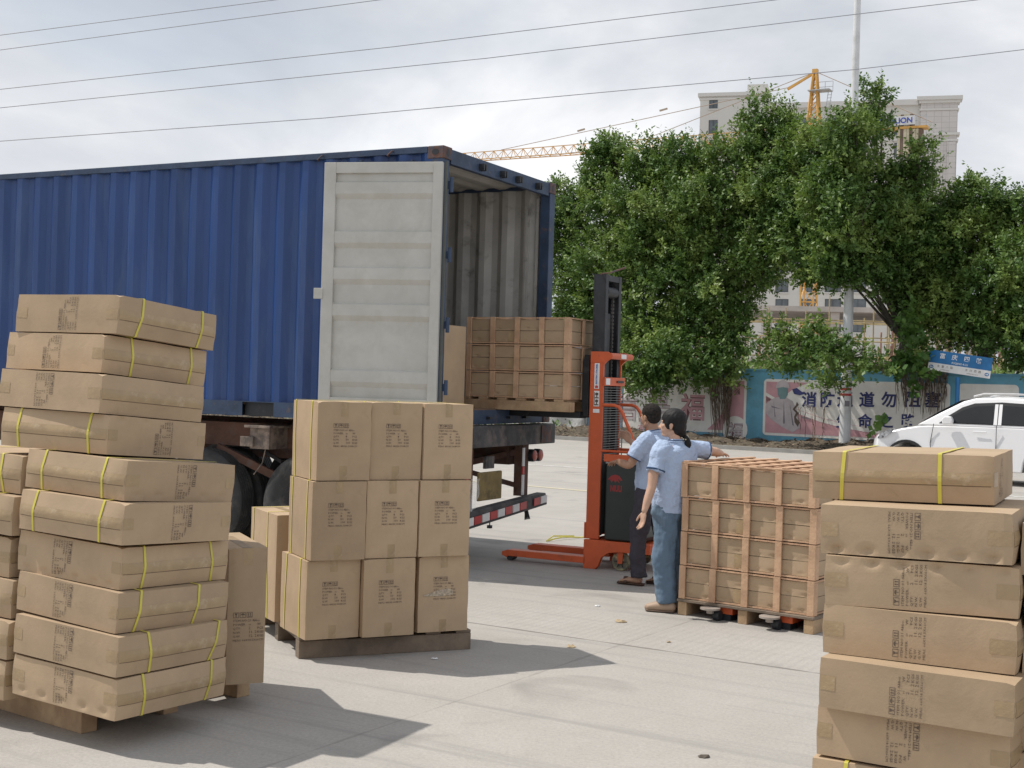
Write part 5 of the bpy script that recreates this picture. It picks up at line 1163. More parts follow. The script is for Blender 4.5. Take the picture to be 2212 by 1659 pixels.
for k, (dx, dy) in enumerate(((-0.035, -0.03), (0.06, 0.05))):
    f0 = Vector((1.235 + dx, 9.985 + dy, 0)); B.limb([Vector((1.215 + dx * 0.6, 9.98 + dy * 0.6, 0.70)), f0 + Vector((0, 0, 0.42)), f0 + Vector((0, 0, 0.07))], [0.06, 0.048, 0.034]); B.limb([f0 + Vector((0.02, -0.01, 0.04)), f0 + Vector((-0.09, 0.03, 0.035))], [0.034, 0.03])
B.build('body', SKIN2, wom, 0.005, 5); eyes(wg, wax, wom, 0.97)
B = Blob(); S_ = lambda *r: tuple(0.97 * x for x in r)
B.ell(wg(-0.018, 0, 0.036), S_(0.103, 0.086, 0.092), wax); B.ell(wg(-0.055, 0, -0.020), S_(0.062, 0.076, 0.080), wax); B.ell(wg(0.012, 0.052, 0.010), S_(0.035, 0.030, 0.055), wax); B.ell(wg(0.012, -0.052, 0.010), S_(0.035, 0.030, 0.055), wax)
B.ell(wg(-0.088, 0, -0.068), S_(0.030, 0.034, 0.038), wax); B.build('hair', HAIR, wom, 0.006, 5, 0.006, 0.02)
B = Blob(); pt = [wg(-0.105, 0, -0.095), wg(-0.125, 0.0, -0.115), wg(-0.135, 0.005, -0.15), wg(-0.125, 0.012, -0.20), wg(-0.145, 0.02, -0.225)]
B.limb(pt, [0.016, 0.020, 0.028, 0.024, 0.008]); B.build('ponytail', HAIR, wom, 0.005, 3, 0.008, 0.02)
B = Blob(); tie = wg(-0.108, 0, -0.098)
for k in range(9): a = k * 0.7; B.ell(tie + Vector((0.026 * math.cos(a), 0.02 * math.sin(a), 0.018 * math.sin(a))), (0.007,) * 3, n=8)
B.mb.build('beaded_hair_tie', mat('beads', (0.55, 0.48, 0.36), 0.3), wom, 60)
B = Blob(); B.limb([tor[0] + Vector((0, 0, -0.02))] + tor[1:5] + [tor[5] + Vector((0, 0, -0.015))], [(0.142, 0.115), (0.145, 0.118), (0.155, 0.122), (0.172, 0.122), (0.176, 0.105), (0.085, 0.07)], side=wl, n=24, ends=False)
def sleeve(sh0, e, f0, r=(0.062, 0.068, 0.066, 0.070)):
    B.limb([tor[4].lerp(sh0, 0.55) + Vector((0, 0, 0.01)), sh0, sh0.lerp(e, f0 * 0.55), sh0.lerp(e, f0)], list(r), ends=False)
sleeve(ls, le, 0.62); sleeve(rs_, re, 0.70)
B.limb([tor[5] + Vector((0, 0, -0.04)), tor[5] + Vector((0, 0, 0.02))], [(0.075, 0.07), (0.062, 0.06)], side=wl, ends=False)
B.build('shirt', SHIRT, wom, 0.006, 5, 0.032, 0.11)
b = Blob(); b.limb([tor[5] + Vector((0, 0, 0.008)), tor[5] + Vector((0, 0, 0.038))], [(0.066, 0.063), (0.058, 0.056)], side=wl, ends=False); b.build('collar', SHIRT, wom, 0.006, 3)
b = Blob(); b.limb([tor[5] + Vector((0, 0, 0.024)), tor[5] + Vector((0, 0, 0.031))], [(0.066, 0.063), (0.064, 0.061)], side=wl, ends=False); b.build('collar_stripe', TRIMN, wom, 0.004, 1)
for s0_, e, f0 in ((ls, le, 0.62), (rs_, re, 0.70)):
    b = Blob(); b.limb([s0_.lerp(e, f0 - 0.09), s0_.lerp(e, f0 - 0.04)], [0.0735, 0.0740], ends=False, n=20); b.build('sleeve_stripe', TRIMN, wom, 0.005, 1)
B = Blob(); B.limb([Vector((1.225, 9.98, 0.90)), Vector((1.222, 9.98, 0.74))], [(0.128, 0.105), (0.14, 0.11)], side=wl, n=20)
B.limb([Vector((1.20, 9.955, 0.78)), Vector((1.205, 9.95, 0.55)), Vector((1.20, 9.955, 0.40)), Vector((1.215, 9.96, 0.20)), Vector((1.225, 9.965, 0.075))], [0.100, 0.092, 0.086, 0.083, 0.082], ends=False)
B.limb([Vector((1.245, 10.02, 0.78)), Vector((1.265, 10.03, 0.55)), Vector((1.275, 10.04, 0.40)), Vector((1.285, 10.04, 0.20)), Vector((1.29, 10.04, 0.075))], [0.108, 0.098, 0.090, 0.086, 0.084], ends=False)
B.build('jeans', JEAN, wom, 0.008, 5, 0.04, 0.12)
CLOG = mat('beige_clog', (0.38, 0.27, 0.19), 0.6)
for dx, dy in ((-0.02, -0.03), (0.06, 0.05)):
    c0 = Vector((1.255 + dx, 9.965 + dy, 0.0)); dv = Vector((-0.86, 0.25, 0)).normalized(); sv = Vector((dv.y, -dv.x, 0))
    b = Blob(); b.limb([c0 - dv * 0.03 + Vector((0, 0, 0.045)), c0 + dv * 0.07 + Vector((0, 0, 0.045)), c0 + dv * 0.155 + Vector((0, 0, 0.032))], [(0.036, 0.036), (0.043, 0.038), (0.036, 0.026)], side=sv); o = b.build('shoe', CLOG, wom, 0.005, 3)
    b = Blob(); b.limb([c0 - dv * 0.05 + Vector((0, 0, 0.012)), c0 + dv * 0.07 + Vector((0, 0, 0.012)), c0 + dv * 0.165 + Vector((0, 0, 0.012))], [(0.038, 0.011), (0.046, 0.011), (0.038, 0.011)], side=sv); b.build('sole', mat('sole_brown', (0.16, 0.11, 0.08), 0.8), o, 0.005, 2)

# ------------------------------------------------------------------ trees along the wall
WZ = lambda px: (WA + WD * WUV(px, 870)[0]).y
def leafmat(name, c1, c2, c3):
    m, t, b = principled(name)
    gm = t.nodes.new('ShaderNodeNewGeometry'); tc = t.nodes.new('ShaderNodeTexCoord')
    r = gm.outputs['Random Per Island']
    c = MIXC(t, RAMP(t, r, [(0.0, 0.0), (1.0, 1.0)]), c1, c2)
    k = RAMP(t, NOISE(t, tc.outputs['Object'], 0.9, 4, 0.6), [(0.46, 0.0), (0.66, 0.9)])
    c = MIXC(t, k, c, c3)
    t.links.new(c, b.inputs['Base Color']); b.inputs['Roughness'].default_value = 0.5; b.inputs['Specular IOR Level'].default_value = 0.4
    tr_ = t.nodes.new('ShaderNodeBsdfTranslucent'); t.links.new(MIXC(t, 0.5, c, (0.22, 0.34, 0.05)), tr_.inputs[0])
    mx = t.nodes.new('ShaderNodeMixShader'); mx.inputs[0].default_value = 0.28
    t.links.new(b.outputs[0], mx.inputs[1]); t.links.new(tr_.outputs[0], mx.inputs[2]); t.links.new(mx.outputs[0], t.nodes['Material Output'].inputs[0])
    return m
LEAF = leafmat('fig_leaf', (0.04, 0.10, 0.022), (0.11, 0.195, 0.045), (0.27, 0.35, 0.09))  # third colour: pale new growth, with sunlit clumps painted in by noise
BARK = mat('bark', (0.10, 0.085, 0.07), 0.9, 0, 0.3, 6, bump=0.8, bs=30)
def sprays(blobs, dens, seed, L=0.118, Wd=0.06):
    rg = np.random.default_rng(seed); pos = []; ax = []; ln = []
    for (px, py, rx, ry, Z) in blobs:
        Z = WZ(px) + (Z - 39.6); c = np.array(AT(px, py, Z)); k = Z / F; r = np.array([rx * k, min(rx, ry) * k * 1.15, ry * k])
        n = int(dens * (r[0] * r[2] + r[0] * r[1] + r[1] * r[2]) * 4)
        dirs = lambda q: (lambda d: d / np.linalg.norm(d, axis=1)[:, None])(rg.normal(size=(q, 3)))
        ns = 22; sd0 = dirs(ns); sc0 = sd0 * rg.uniform(0.62, 1.02, (ns, 1)); ss = rg.uniform(0.18, 0.40, ns)
        w_ = rg.integers(0, ns, n); inner = rg.random(n) < 0.42
        d = dirs(n); off_ = sc0[w_] + d * (ss[w_] * rg.uniform(0.2, 1.0, n) ** 0.5)[:, None]; off_[inner] = d[inner] * rg.uniform(0.1, 0.85, (inner.sum(), 1))
        p = c + off_ * r; od = off_ / (np.linalg.norm(off_, axis=1)[:, None] + 1e-6)
        a = od * 0.6 + d * 0.35 + np.array([0, 0, 0.55]) + rg.normal(size=(n, 3)) * 0.3; a /= np.linalg.norm(a, axis=1)[:, None]
        pos.append(p); ax.append(a); ln.append(rg.uniform(0.22, 0.55, n) * (1 + 0.5 * (rg.random(n) < 0.12)))
    pos = np.vstack(pos); ax = np.vstack(ax); ln = np.concatenate(ln)
    m = 15; n = len(pos); t = np.tile(np.linspace(0.0, 1, m), (n, 1)); base = pos[:, None] + ax[:, None] * (t * ln[:, None])[..., None]
    a = ax[:, None].repeat(m, 1); rv = rg.normal(size=(n, m, 3)); rv -= a * (rv * a).sum(-1, keepdims=True); rv /= np.linalg.norm(rv, axis=-1, keepdims=True)
    ld = a * 0.55 + rv * 0.85 + np.array([0, 0, -0.12]); ld /= np.linalg.norm(ld, axis=-1, keepdims=True)
    sd = np.cross(ld, a * 0.5 + rg.normal(size=a.shape) * 0.45 + np.array([0, 0, 0.5])); sd /= np.linalg.norm(sd, axis=-1, keepdims=True) + 1e-9
    s = rg.uniform(0.7, 1.25, (n, m, 1)) * rg.uniform(0.8, 1.3, (n, 1, 1)); LL = L * s; WW = Wd * s
    v = np.stack([base, base + ld * LL * 0.55 + sd * WW / 2, base + ld * LL, base + ld * LL * 0.55 - sd * WW / 2], 2).reshape(-1, 3)
    return v
def quadmesh(name, v, m, parent=None):
    nf = len(v) // 4; me = bpy.data.meshes.new(name); me.vertices.add(len(v)); me.vertices.foreach_set('co', v.astype(np.float32).ravel())
    me.loops.add(nf * 4); me.loops.foreach_set('vertex_index', np.arange(nf * 4, dtype=np.int32)); me.polygons.add(nf)
    me.polygons.foreach_set('loop_start', np.arange(0, nf * 4, 4, dtype=np.int32)); me.polygons.foreach_set('loop_total', np.full(nf, 4, dtype=np.int32))
    me.materials.append(m); me.update(calc_edges=True); o = bpy.data.objects.new(name, me); COL.objects.link(o); o.parent = parent; return o
def tree(label, trunk_px, Z, blobs, dens, seed, r0=0.28):
    base = AT(trunk_px, 900, WZ(trunk_px) + 1.0); base.z = 0; t = thing('fig_tree', base, 0, label, 'tree', 'fig trees along the wall')
    inv = -base
    v = sprays(blobs, dens, seed) - np.array(base); quadmesh('crown', v, LEAF, t)
    rg = random.Random(seed); b = MB(); top = Vector((0.2, 0.1, 3.4))
    b.tube([(0, 0, -0.1), (0.05, 0.02, 1.2), (-0.05, 0.05, 2.4), top], [r0, r0 * 0.85, r0 * 0.8, r0 * 0.7], 10)
    for k in range(3): b.tube([(0.2 * math.cos(k * 2), 0.2 * math.sin(k * 2), 0), (0.15 * math.cos(k * 2), 0.15 * math.sin(k * 2), 1.5), (0.1, 0.05, 3.2)], [0.12, 0.1, 0.09], 6)
    b.build('trunk', BARK, t, 50)
    b = MB()
    for (px, py, rx, ry, ZZ) in blobs:
        ZZ = WZ(px) + (ZZ - 39.6); c = AT(px, py, ZZ) + inv; m1 = top.lerp(c, 0.5) + Vector((rg.uniform(-.3, .3), rg.uniform(-.3, .3), rg.uniform(-0.1, .5)))
        b.tube([top - Vector((0, 0, 0.3)), m1, c], [0.055, 0.035, 0.015], 6)
        for k in range(6):
            e = c + Vector((rg.gauss(0, 1), rg.gauss(0, 1), rg.gauss(0.4, 1))) * (min(rx, ry) * ZZ / F * 0.62); b.tube([m1.lerp(c, 0.6), c.lerp(e, 0.5) + Vector((0, 0, 0.1)), e], [0.02, 0.013, 0.006], 5)
    b.build('branches', BARK, t, 50)
    return t
DN = 42
tree('leftmost fig tree, its crown touching the open container end', 1330, 42.5, [(1238, 470, 50, 70, 42), (1245, 590, 58, 90, 42), (1212, 420, 20, 32, 42), (1300, 345, 40, 42, 41.5), (1345, 430, 75, 80, 41), (1330, 560, 85, 95, 41), (1285, 400, 35, 40, 41.5), (1400, 365, 55, 48, 41), (1240, 670, 45, 30, 42), (1425, 470, 85, 90, 40.5), (1400, 610, 95, 95, 40), (1390, 715, 75, 65, 39.5), (1372, 800, 38, 55, 37.6), (1440, 775, 60, 55, 38.0), (1400, 835, 26, 24, 37.4), (1215, 520, 38, 60, 42.5), (1225, 700, 36, 30, 42.5), (1300, 660, 60, 60, 41.5), (1470, 400, 45, 45, 41), (1330, 330, 30, 36, 41.5), (1310, 720, 45, 40, 41)], DN, 1)
tree('second fig tree from the left, with a bare root bundle hanging over the wall', 1535, 42, [(1470, 350, 55, 48, 41), (1545, 365, 62, 55, 41), (1620, 330, 52, 55, 41), (1642, 262, 30, 48, 41), (1690, 262, 26, 32, 41), (1680, 330, 45, 45, 41), (1540, 480, 90, 90, 40.5), (1640, 440, 75, 75, 40.5), (1560, 610, 95, 90, 40), (1500, 710, 70, 62, 39.5), (1580, 705, 36, 50, 39.6), (1560, 770, 55, 34, 39), (1655, 585, 46, 40, 40), (1500, 812, 34, 30, 38.0), (1545, 800, 40, 20, 38.2), (1495, 430, 50, 60, 40.5), (1705, 370, 45, 60, 40.5), (1700, 450, 60, 60, 40.5), (1655, 520, 60, 50, 40.2), (1475, 560, 50, 70, 40)], DN, 2)
tree('tallest fig tree, wrapped round the lamp pole', 1945, 41, [(1835, 290, 55, 45, 38.2), (1888, 215, 24, 42, 40), (1882, 285, 36, 40, 40), (1790, 330, 55, 55, 40), (1862, 385, 66, 60, 39.5), (1800, 430, 70, 75, 38.0), (1985, 345, 30, 34, 40), (1960, 400, 45, 38, 40), (1840, 510, 90, 70, 38.0), (1760, 545, 95, 60, 39.2), (1930, 500, 70, 75, 39.5), (1930, 560, 60, 42, 39.2), (1700, 480, 50, 60, 40), (1815, 590, 60, 26, 38.2), (1770, 440, 70, 70, 40), (1822, 360, 40, 40, 38.0), (1735, 400, 55, 60, 40), (1730, 520, 60, 55, 39.6), (1940, 430, 60, 50, 40), (1960, 480, 55, 55, 40), (1745, 300, 35, 30, 40.3), (1990, 540, 50, 50, 40), (1915, 605, 40, 34, 39.5), (1880, 585, 40, 26, 38.6)], DN, 3)
tree('low leafy tree hanging over the wall in front of the lamp pole', 1725, 40.2, [(1668, 740, 30, 46, 37), (1722, 755, 42, 32, 37), (1765, 735, 30, 36, 36.8), (1800, 770, 52, 40, 36.4), (1730, 788, 44, 20, 36.6), (1860, 790, 44, 24, 36.4), (1803, 838, 30, 20, 36.4), (1690, 792, 26, 14, 36.8), (1905, 800, 18, 10, 36.6)], DN * 0.75, 4, 0.12)
tree('rightmost fig tree, spreading behind the street name sign', 2120, 42, [(2075, 435, 38, 34, 41), (2100, 410, 26, 26, 41), (2150, 445, 50, 40, 41), (2205, 470, 55, 55, 41), (2020, 510, 65, 55, 41), (2095, 540, 90, 75, 40.5), (2190, 600, 80, 85, 40), (2000, 610, 65, 60, 40.5), (2080, 670, 90, 70, 40), (2010, 700, 45, 45, 40), (2180, 720, 70, 60, 39.5), (2110, 735, 60, 20, 40.5), (2240, 660, 70, 90, 40), (2260, 560, 60, 80, 41), (1965, 640, 40, 30, 40), (1985, 770, 22, 38, 39), (2040, 600, 60, 55, 40.5), (2140, 490, 60, 45, 41), (2050, 480, 50, 45, 41), (2230, 760, 50, 50, 39.5)], DN, 5)
# hanging aerial roots and dead vines
ROOT = mat('dry_roots', (0.20, 0.15, 0.11), 0.95, 0, 0.3, 12)
def roots(label, px0, px1, y0, y1, n, seed, Z=37.9, taper=0.5, name='hanging_roots'):
    rg = random.Random(seed); b = MB(); cx_ = (px0 + px1) / 2
    for k in range(n):
        x = rg.uniform(px0, px1); ye = y0 + (y1 - y0) * rg.uniform(0.35, 1.0); pts = []
        for i in range(7):
            t = i / 6; xx = x + (cx_ - x) * taper * t + rg.uniform(-2.5, 2.5); p = AT(xx, y0 + (ye - y0) * t, Z + rg.uniform(-0.2, 0.2)); pts.append(p)
        b.tube(pts, [0.012, 0.010, 0.009, 0.009, 0.008, 0.007, 0.004], 4)
    return tag(b.build(name, ROOT, None), label, 'roots', 'dead roots hanging over the wall')
WZ = lambda px: (WA + WD * WUV(px, 870)[0]).y
roots('thick brown bundle of dead roots hanging over the banner left of the blue divider', 1525, 1590, 785, 960, 90, 1, WZ(1555) - 0.45)
roots('tangle of dark dead vines hanging over the second banner near the car', 1930, 2050, 785, 905, 120, 2, WZ(1985) - 0.45, 0.1)
roots('thin strands of dead roots hanging in front of the fire notice', 1705, 1790, 880, 960, 9, 3, WZ(1745) - 0.4, 0.1)
# broad leaved creeper at the right of the gap
tree_v = sprays([(1960, 700, 14, 50, 38.6), (1975, 760, 26, 40, 38.4), (1940, 800, 26, 16, 38.2), (1990, 820, 20, 18, 38.0), (1900, 905, 22, 8, 36.3)], 12, 9, 0.17, 0.13)
cr = quadmesh('creeper', tree_v, leafmat('creeper_leaf', (0.03, 0.09, 0.015), (0.06, 0.14, 0.03), (0.11, 0.2, 0.04))); tag(cr, 'broad leaved green creeper hanging over the wall left of the sign', 'creeper')

# ------------------------------------------------------------------ building site behind the wall
BAM = mat('bamboo', (0.46, 0.36, 0.18), 0.6, 0, 0.15, 5); REB = mat('rusty_bar', (0.42, 0.26, 0.21), 0.8, 0, 0.2, 5)
sc_o = AT(1480, 900, 62); sc_o.z = 0
scf = thing('scaffold', sc_o, -0.15, 'bamboo scaffold grid seen through the gap between the trees', 'scaffold')
rg = random.Random(8); b1 = MB(); b2 = MB()
for lay in range(3):
    y = lay * 1.6
    for i in range(17):
        x = i * 0.95 + rg.uniform(-.1, .1); b1.tube([(x, y, 0), (x + rg.uniform(-.08, .08), y, 4.6 + rg.uniform(-0.6, 1.6))], 0.035, 6)
    for k in range(6):
        z = 0.8 + k * 0.85 + rg.uniform(-.06, .06); b1.tube([(-0.3, y, z), (15.8, y, z + rg.uniform(-.15, .15))], 0.03, 6)
    for i in range(5): b1.tube([(i * 3.2, y - 0.05, 0.6), (i * 3.2 + 2.8 * (1 if i % 2 else -1) + 2, y - 0.05, 4.4)], 0.03, 6)
for i in range(9):
    for k in range(4): b1.tube([(i * 1.9, 0, 1.2 + k * 0.95), (i * 1.9, 3.2, 1.25 + k * 0.95)], 0.03, 6)
b1.build('bamboo_poles', BAM, scf)
for i in range(70):
    x = rg.uniform(0, 15.4); b2.tube([(x, 3.9 + rg.uniform(0, 1.5), 0), (x + rg.uniform(-.1, .1), 4.2, 3.6 + rg.uniform(0, 1.4))], 0.045 if i % 3 else 0.09, 6)
b2.build('formwork_props', REB, scf)
un = thing('unfinished_building', AT(1500, 900, 78).to_2d().to_3d(), -0.15, 'pale unfinished concrete floors behind the bamboo scaffold', 'building')
CONC = mat('raw_concrete', (0.52, 0.47, 0.43), 0.9, 0, 0.12, 1)
for z in (3.3, 6.4): b = MB(); b.box(0, 20, 0, 12, z, z + 0.3); b.build('floor_slab', CONC, un)
for i in range(6):
    b = MB(); b.box(i * 3.9, i * 3.9 + 0.5, 0.2, 0.7, 0, 3.29); b.build('column', CONC, un)
    b = MB(); b.box(i * 3.9, i * 3.9 + 0.5, 0.2, 0.7, 3.61, 6.39); b.build('column', CONC, un)
b = MB(); b.box(0, 20, 8, 8.2, 0, 3.29); b.build('back_wall', mat('pale_wall', (0.62, 0.59, 0.56), 0.9), un)
rgn = np.random.default_rng(21); V = []
for k in range(5000):
    p = np.array(AT(rgn.uniform(1400, 2200), 900, rgn.uniform(46, 56))); p[2] = 1.6 + 1.1 * rgn.random() ** 0.7 + 0.25 * math.sin(p[0] * 1.7)
    a = rgn.uniform(0, 6.28); t = rgn.uniform(0.2, 1.3); d = np.array([math.cos(a) * math.cos(t), math.sin(a) * math.cos(t), math.sin(t)]); s = np.cross(d, rgn.normal(size=3)); s /= np.linalg.norm(s); L = rgn.uniform(0.12, 0.35)
    V += [p, p + d * L / 2 + s * L * .18, p + d * L, p + d * L / 2 - s * L * .18]
bu = quadmesh('undergrowth', np.array(V), leafmat('bright_leaf', (0.10, 0.19, 0.04), (0.16, 0.26, 0.07), (0.2, 0.3, 0.08))); tag(bu, 'bright green undergrowth behind the wall in front of the scaffold', 'undergrowth', kind='stuff')
# rising ground that carries it
b = MB(); b.prism([(46, -0.1), (47, 1.5), (60, 1.7), (60, -0.1)], 0, -5, 45); tag(b.build('earth_bank', mat('earth', (0.2, 0.16, 0.1), 0.95, 0, 0.2, 0.5)), kind='structure')

# ------------------------------------------------------------------ tall building
BD = Vector((0.966, -0.258, 0)).normalized(); BN = Vector((BD.y, -BD.x, 0)); BN = BN if BN.y < 0 else -BN
BO = AT(1513, 800, 225); BO.z = 0; BM = Matrix(((BD.x, -BN.x, 0, BO.x), (BD.y, -BN.y, 0, BO.y), (0, 0, 1, 0), (0, 0, 0, 1)))
def BUV(px, py):
    d = ray(px, py); o = BO - Vector((0, 0, H)); t = o.dot(BN) / d.dot(BN); p = Vector((0, 0, H)) + d * t; return (p - BO).dot(BD), p.z
FAC = mat('facade_cream', (0.62, 0.60, 0.56), 0.85, 0, 0.03, 0.05); FACT = mat('facade_trim', (0.64, 0.62, 0.59), 0.8, 0, 0.03, 0.1)
def tilemat():
    m, t, b = principled('facade_tiles'); tc = t.nodes.new('ShaderNodeTexCoord'); sp = t.nodes.new('ShaderNodeSeparateXYZ'); t.links.new(tc.outputs['Object'], sp.inputs[0]); cb_ = t.nodes.new('ShaderNodeCombineXYZ')
    t.links.new(sp.outputs[0], cb_.inputs[0]); t.links.new(sp.outputs[2], cb_.inputs[1])
    br = t.nodes.new('ShaderNodeTexBrick'); br.offset = 0; br.inputs['Color1'].default_value = (0.60, 0.565, 0.54, 1); br.inputs['Color2'].default_value = (0.57, 0.535, 0.51, 1); br.inputs['Mortar'].default_value = (0.42, 0.395, 0.38, 1)
    br.inputs['Scale'].default_value = 1.0; br.inputs['Mortar Size'].default_value = 0.035; br.inputs['Brick Width'].default_value = 1.2; br.inputs['Row Height'].default_value = 0.95
    t.links.new(cb_.outputs[0], br.inputs[0]); t.links.new(br.outputs[0], b.inputs['Base Color']); b.inputs['Roughness'].default_value = 0.6; return m
TILE = tilemat()
bld = thing('office_building', (0, 0, 0), 0, 'tall pale building with cornices rising behind the trees and crane', 'building', M=BM)
xl, zl = BUV(1513, 197); xm, zm = BUV(1658, 222); xr, zr = BUV(1990, 211); xe, ze = BUV(2070, 207)
b = MB(); b.box(xl, xm, 0.3, 18, 0, zl - 0.6); b.build('left_block', FAC, bld)
b = MB(); b.box(xm, xr, 0.6, 18, 0, zm - 0.6); b.build('main_block', FAC, bld)
b = MB(); b.box(xr, xe, 0.0, 18.3, 0, ze - 0.6); b.build('tiled_corner_block', TILE, bld)
b = MB(); b.box(BUV(1618, 0)[0], xm - 0.2, 2, 8, zl - 0.6, BUV(1640, 176)[1]); b.build('roof_house', FAC, bld)
def cornice(x0, x1, z, y0, steps, name='cornice'):
    b = MB()
    for (dz, h_, pr) in steps: b.box(x0 - pr, x1 + pr, y0 - pr, y0 + 2.2, z + dz, z + dz + h_)
    b.build(name, FACT, bld)
cornice(xl, xm - 0.01, zl - 0.6, 0.3, [(-0.9, 0.3, 0.15), (-0.33, 0.6, 0.4)])
cornice(xm + 1.0, xr - 1.0, zm - 0.6, 0.6, [(-0.35, 0.9, 0.6), (-4.6, 0.3, 0.25)])
cornice(xr, xe, ze - 0.6, 0.0, [(-1.7, 0.3, 0.2), (-0.5, 0.45, 0.35), (-0.04, 0.6, 0.7)])
zc_ = BUV(2030, 291)[1]; cornice(xr, xe, zc_, 0.0, [(-1.1, 0.35, 0.2), (-0.1, 0.4, 0.4)])
cornice(xm + 0.6, xr - 0.6, BUV(1850, 297)[1], 0.6, [(-0.6, 0.5, 0.3), (-0.09, 0.4, 0.5)])
for xa in (xr + 0.1, xe - 1.5, (xr + xe) / 2 - 0.6): b = MB(); b.box(xa, xa + 1.3, -0.22, -0.01, 0, zc_ - 1.2); b.build('pilaster', TILE, bld)
WFR = mat('window_frame_dark', (0.05, 0.055, 0.06), 0.5); WGL = mat('window_glass', (0.10, 0.12, 0.135), 0.12, 0, 0.2, 1, spec=0.8)
def window(px0, px1, py0, py1, y0, n=2):
    x0, z1 = BUV(px0, py0); x1, z0 = BUV(px1, py1); b = MB()
    b.box(x0, x1, y0 - 0.02, y0 + 0.01, z0, z1); w = b.build('window', WGL, bld); b = MB(); t = 0.09
    b.box(x0, x1, y0 - 0.07, y0 - 0.021, z0, z0 + t); b.box(x0, x1, y0 - 0.07, y0 - 0.021, z1 - t, z1)
    for i in range(n + 1): xx = x0 + (x1 - x0 - t) * i / n; b.box(xx, xx + t, y0 - 0.069, y0 - 0.022, z0 + t, z1 - t)
    b.build('window_frame', WFR, w); b = MB(); b.box(x0 - 0.15, x1 + 0.15, y0 - 0.25, y0 - 0.071, z0 - 0.2, z0 - 0.01); b.build('sill', FACT, w)
window(1532, 1549.5, 216, 234, 0.3)
for k in range(11): window(1531 + 0, 1549, 259 + 43 * k, 289 + 43 * k, 0.3)
for k in range(11):
    for a in (1675, 1728, 1782, 1836): window(a, a + (27 if a == 1675 else 34), 254 + 43.5 * k, 283 + 43.5 * k, 0.6)
    window(1932, 1975, 264 + 43.5 * k, 296 + 43.5 * k, 0.6, 3)

# ------------------------------------------------------------------ tower crane
CRY = mat('crane_yellow', (0.62, 0.34, 0.08), 0.5, 0, 0.08, 1); CRW = mat('crane_panel', (0.62, 0.62, 0.62), 0.5); CRB = mat('crane_blue', (0.05, 0.28, 0.55), 0.5)
mp_ = AT(1757, 300, 150); zj = mp_.z
tipd = (AT(1035, 345, 171) - mp_); tipd.z = 0; tipd.normalize(); crl = math.atan2(tipd.y, tipd.x)
crn = thing('tower_crane', (mp_.x, mp_.y, 0), crl, 'yellow tower crane in front of the tall building', 'crane')   # local x runs out along the jib
def lattice(name, x0, x1, w0, w1, h0, h1, z, n, mt, r=0.06):
    b = MB(); P = []
    for i in range(n + 1):
        t = i / n; x = x0 + (x1 - x0) * t; w = (w0 + (w1 - w0) * t) / 2; h = h0 + (h1 - h0) * t; P.append([Vector((x, -w, z)), Vector((x, w, z)), Vector((x, 0, z + h))])
    for i in range(n):
        A, Bq = P[i], P[i + 1]
        for k in range(3): b.bar(A[k], Bq[k], r * 1.5)
        mid = (A[2] + Bq[2]) / 2
        b.bar(A[0], mid, r); b.bar(mid, Bq[0], r); b.bar(A[1], mid, r); b.bar(mid, Bq[1], r); b.bar(A[0], Bq[1], r * 0.8)
    return b.build(name, mt, crn)
lattice('jib', 1.0, 50, 1.5, 1.2, 1.45, 1.0, zj, 34, CRY)
b = MB()
for sx in (-0.75, 0.75):
    for sy in (-0.75, 0.75): b.bar((sx, sy, 0), (sx, sy, zj - 0.2), 0.16)
k = 0; z = 0.5
while z < zj - 2.2:
    for (a, c_) in (((-.75, -.75), (.75, -.75)), ((.75, -.75), (.75, .75)), ((.75, .75), (-.75, .75)), ((-.75, .75), (-.75, -.75))):
        p, q = (a, c_) if k % 2 else (c_, a); b.bar((*p, z), (*q, z + 1.9), 0.09); b.bar((*p, z), (*q, z), 0.08)
    z += 1.9; k += 1
b.build('mast', CRY, crn)
zt = AT(1754, 158, 150).z; b = MB()
for sx in (-0.8, 0.8):
    for sy in (-0.7, 0.7): b.bar((sx, sy, zj - 0.3), (sx * 0.22, sy * 0.3, zt), 0.2)
for i in range(7):
    t = i / 7; t2 = (i + 1) / 7; L = lambda u_: (0.8 * (1 - 0.78 * u_), 0.7 * (1 - 0.7 * u_), zj + (zt - zj) * u_)
    a, c_ = L(t), L(t2)
    for s in (-1, 1): b.bar((a[0], s * a[1], a[2]), (-c_[0], s * c_[1], c_[2]), 0.09); b.bar((s * a[0], a[1], a[2]), (s * c_[0], -c_[1], c_[2]), 0.09)
b.box(-0.3, 0.3, -0.3, 0.3, zt, zt + 0.45); b.bar((0, 0, zt + 0.1), (3.2, 0, zt - 1.6), 0.25); b.build('tower_head', CRY, crn)
b = MB(); b.box(-1.9, 0.6, -0.7, 0.9, zt - 2.15, zt - 2.05)
for x in (-1.9, -1.0, 0.0, 0.6): b.bar((x, -0.7, zt - 2.05), (x, -0.7, zt - 0.9), 0.05)
b.bar((-1.9, -0.7, zt - 0.9), (0.6, -0.7, zt - 0.9), 0.05); b.bar((-1.9, -0.7, zt - 1.5), (0.6, -0.7, zt - 1.5), 0.05)
for s in (-1.3, -0.9): b.bar((s, -0.3, zj + 0.5), (s - 0.6, -0.3, zt - 2.1), 0.06)
z = zj + 0.8
while z < zt - 2.3: b.bar((-1.4, -0.3, z), (-1.9, -0.3, z), 0.04); z += 0.35
b.build('service_platform', mat('galvanised', (0.45, 0.46, 0.47), 0.5, 0.3), crn)
TIE = mat('tie_bar', (0.42, 0.33, 0.25), 0.6)
b = MB()
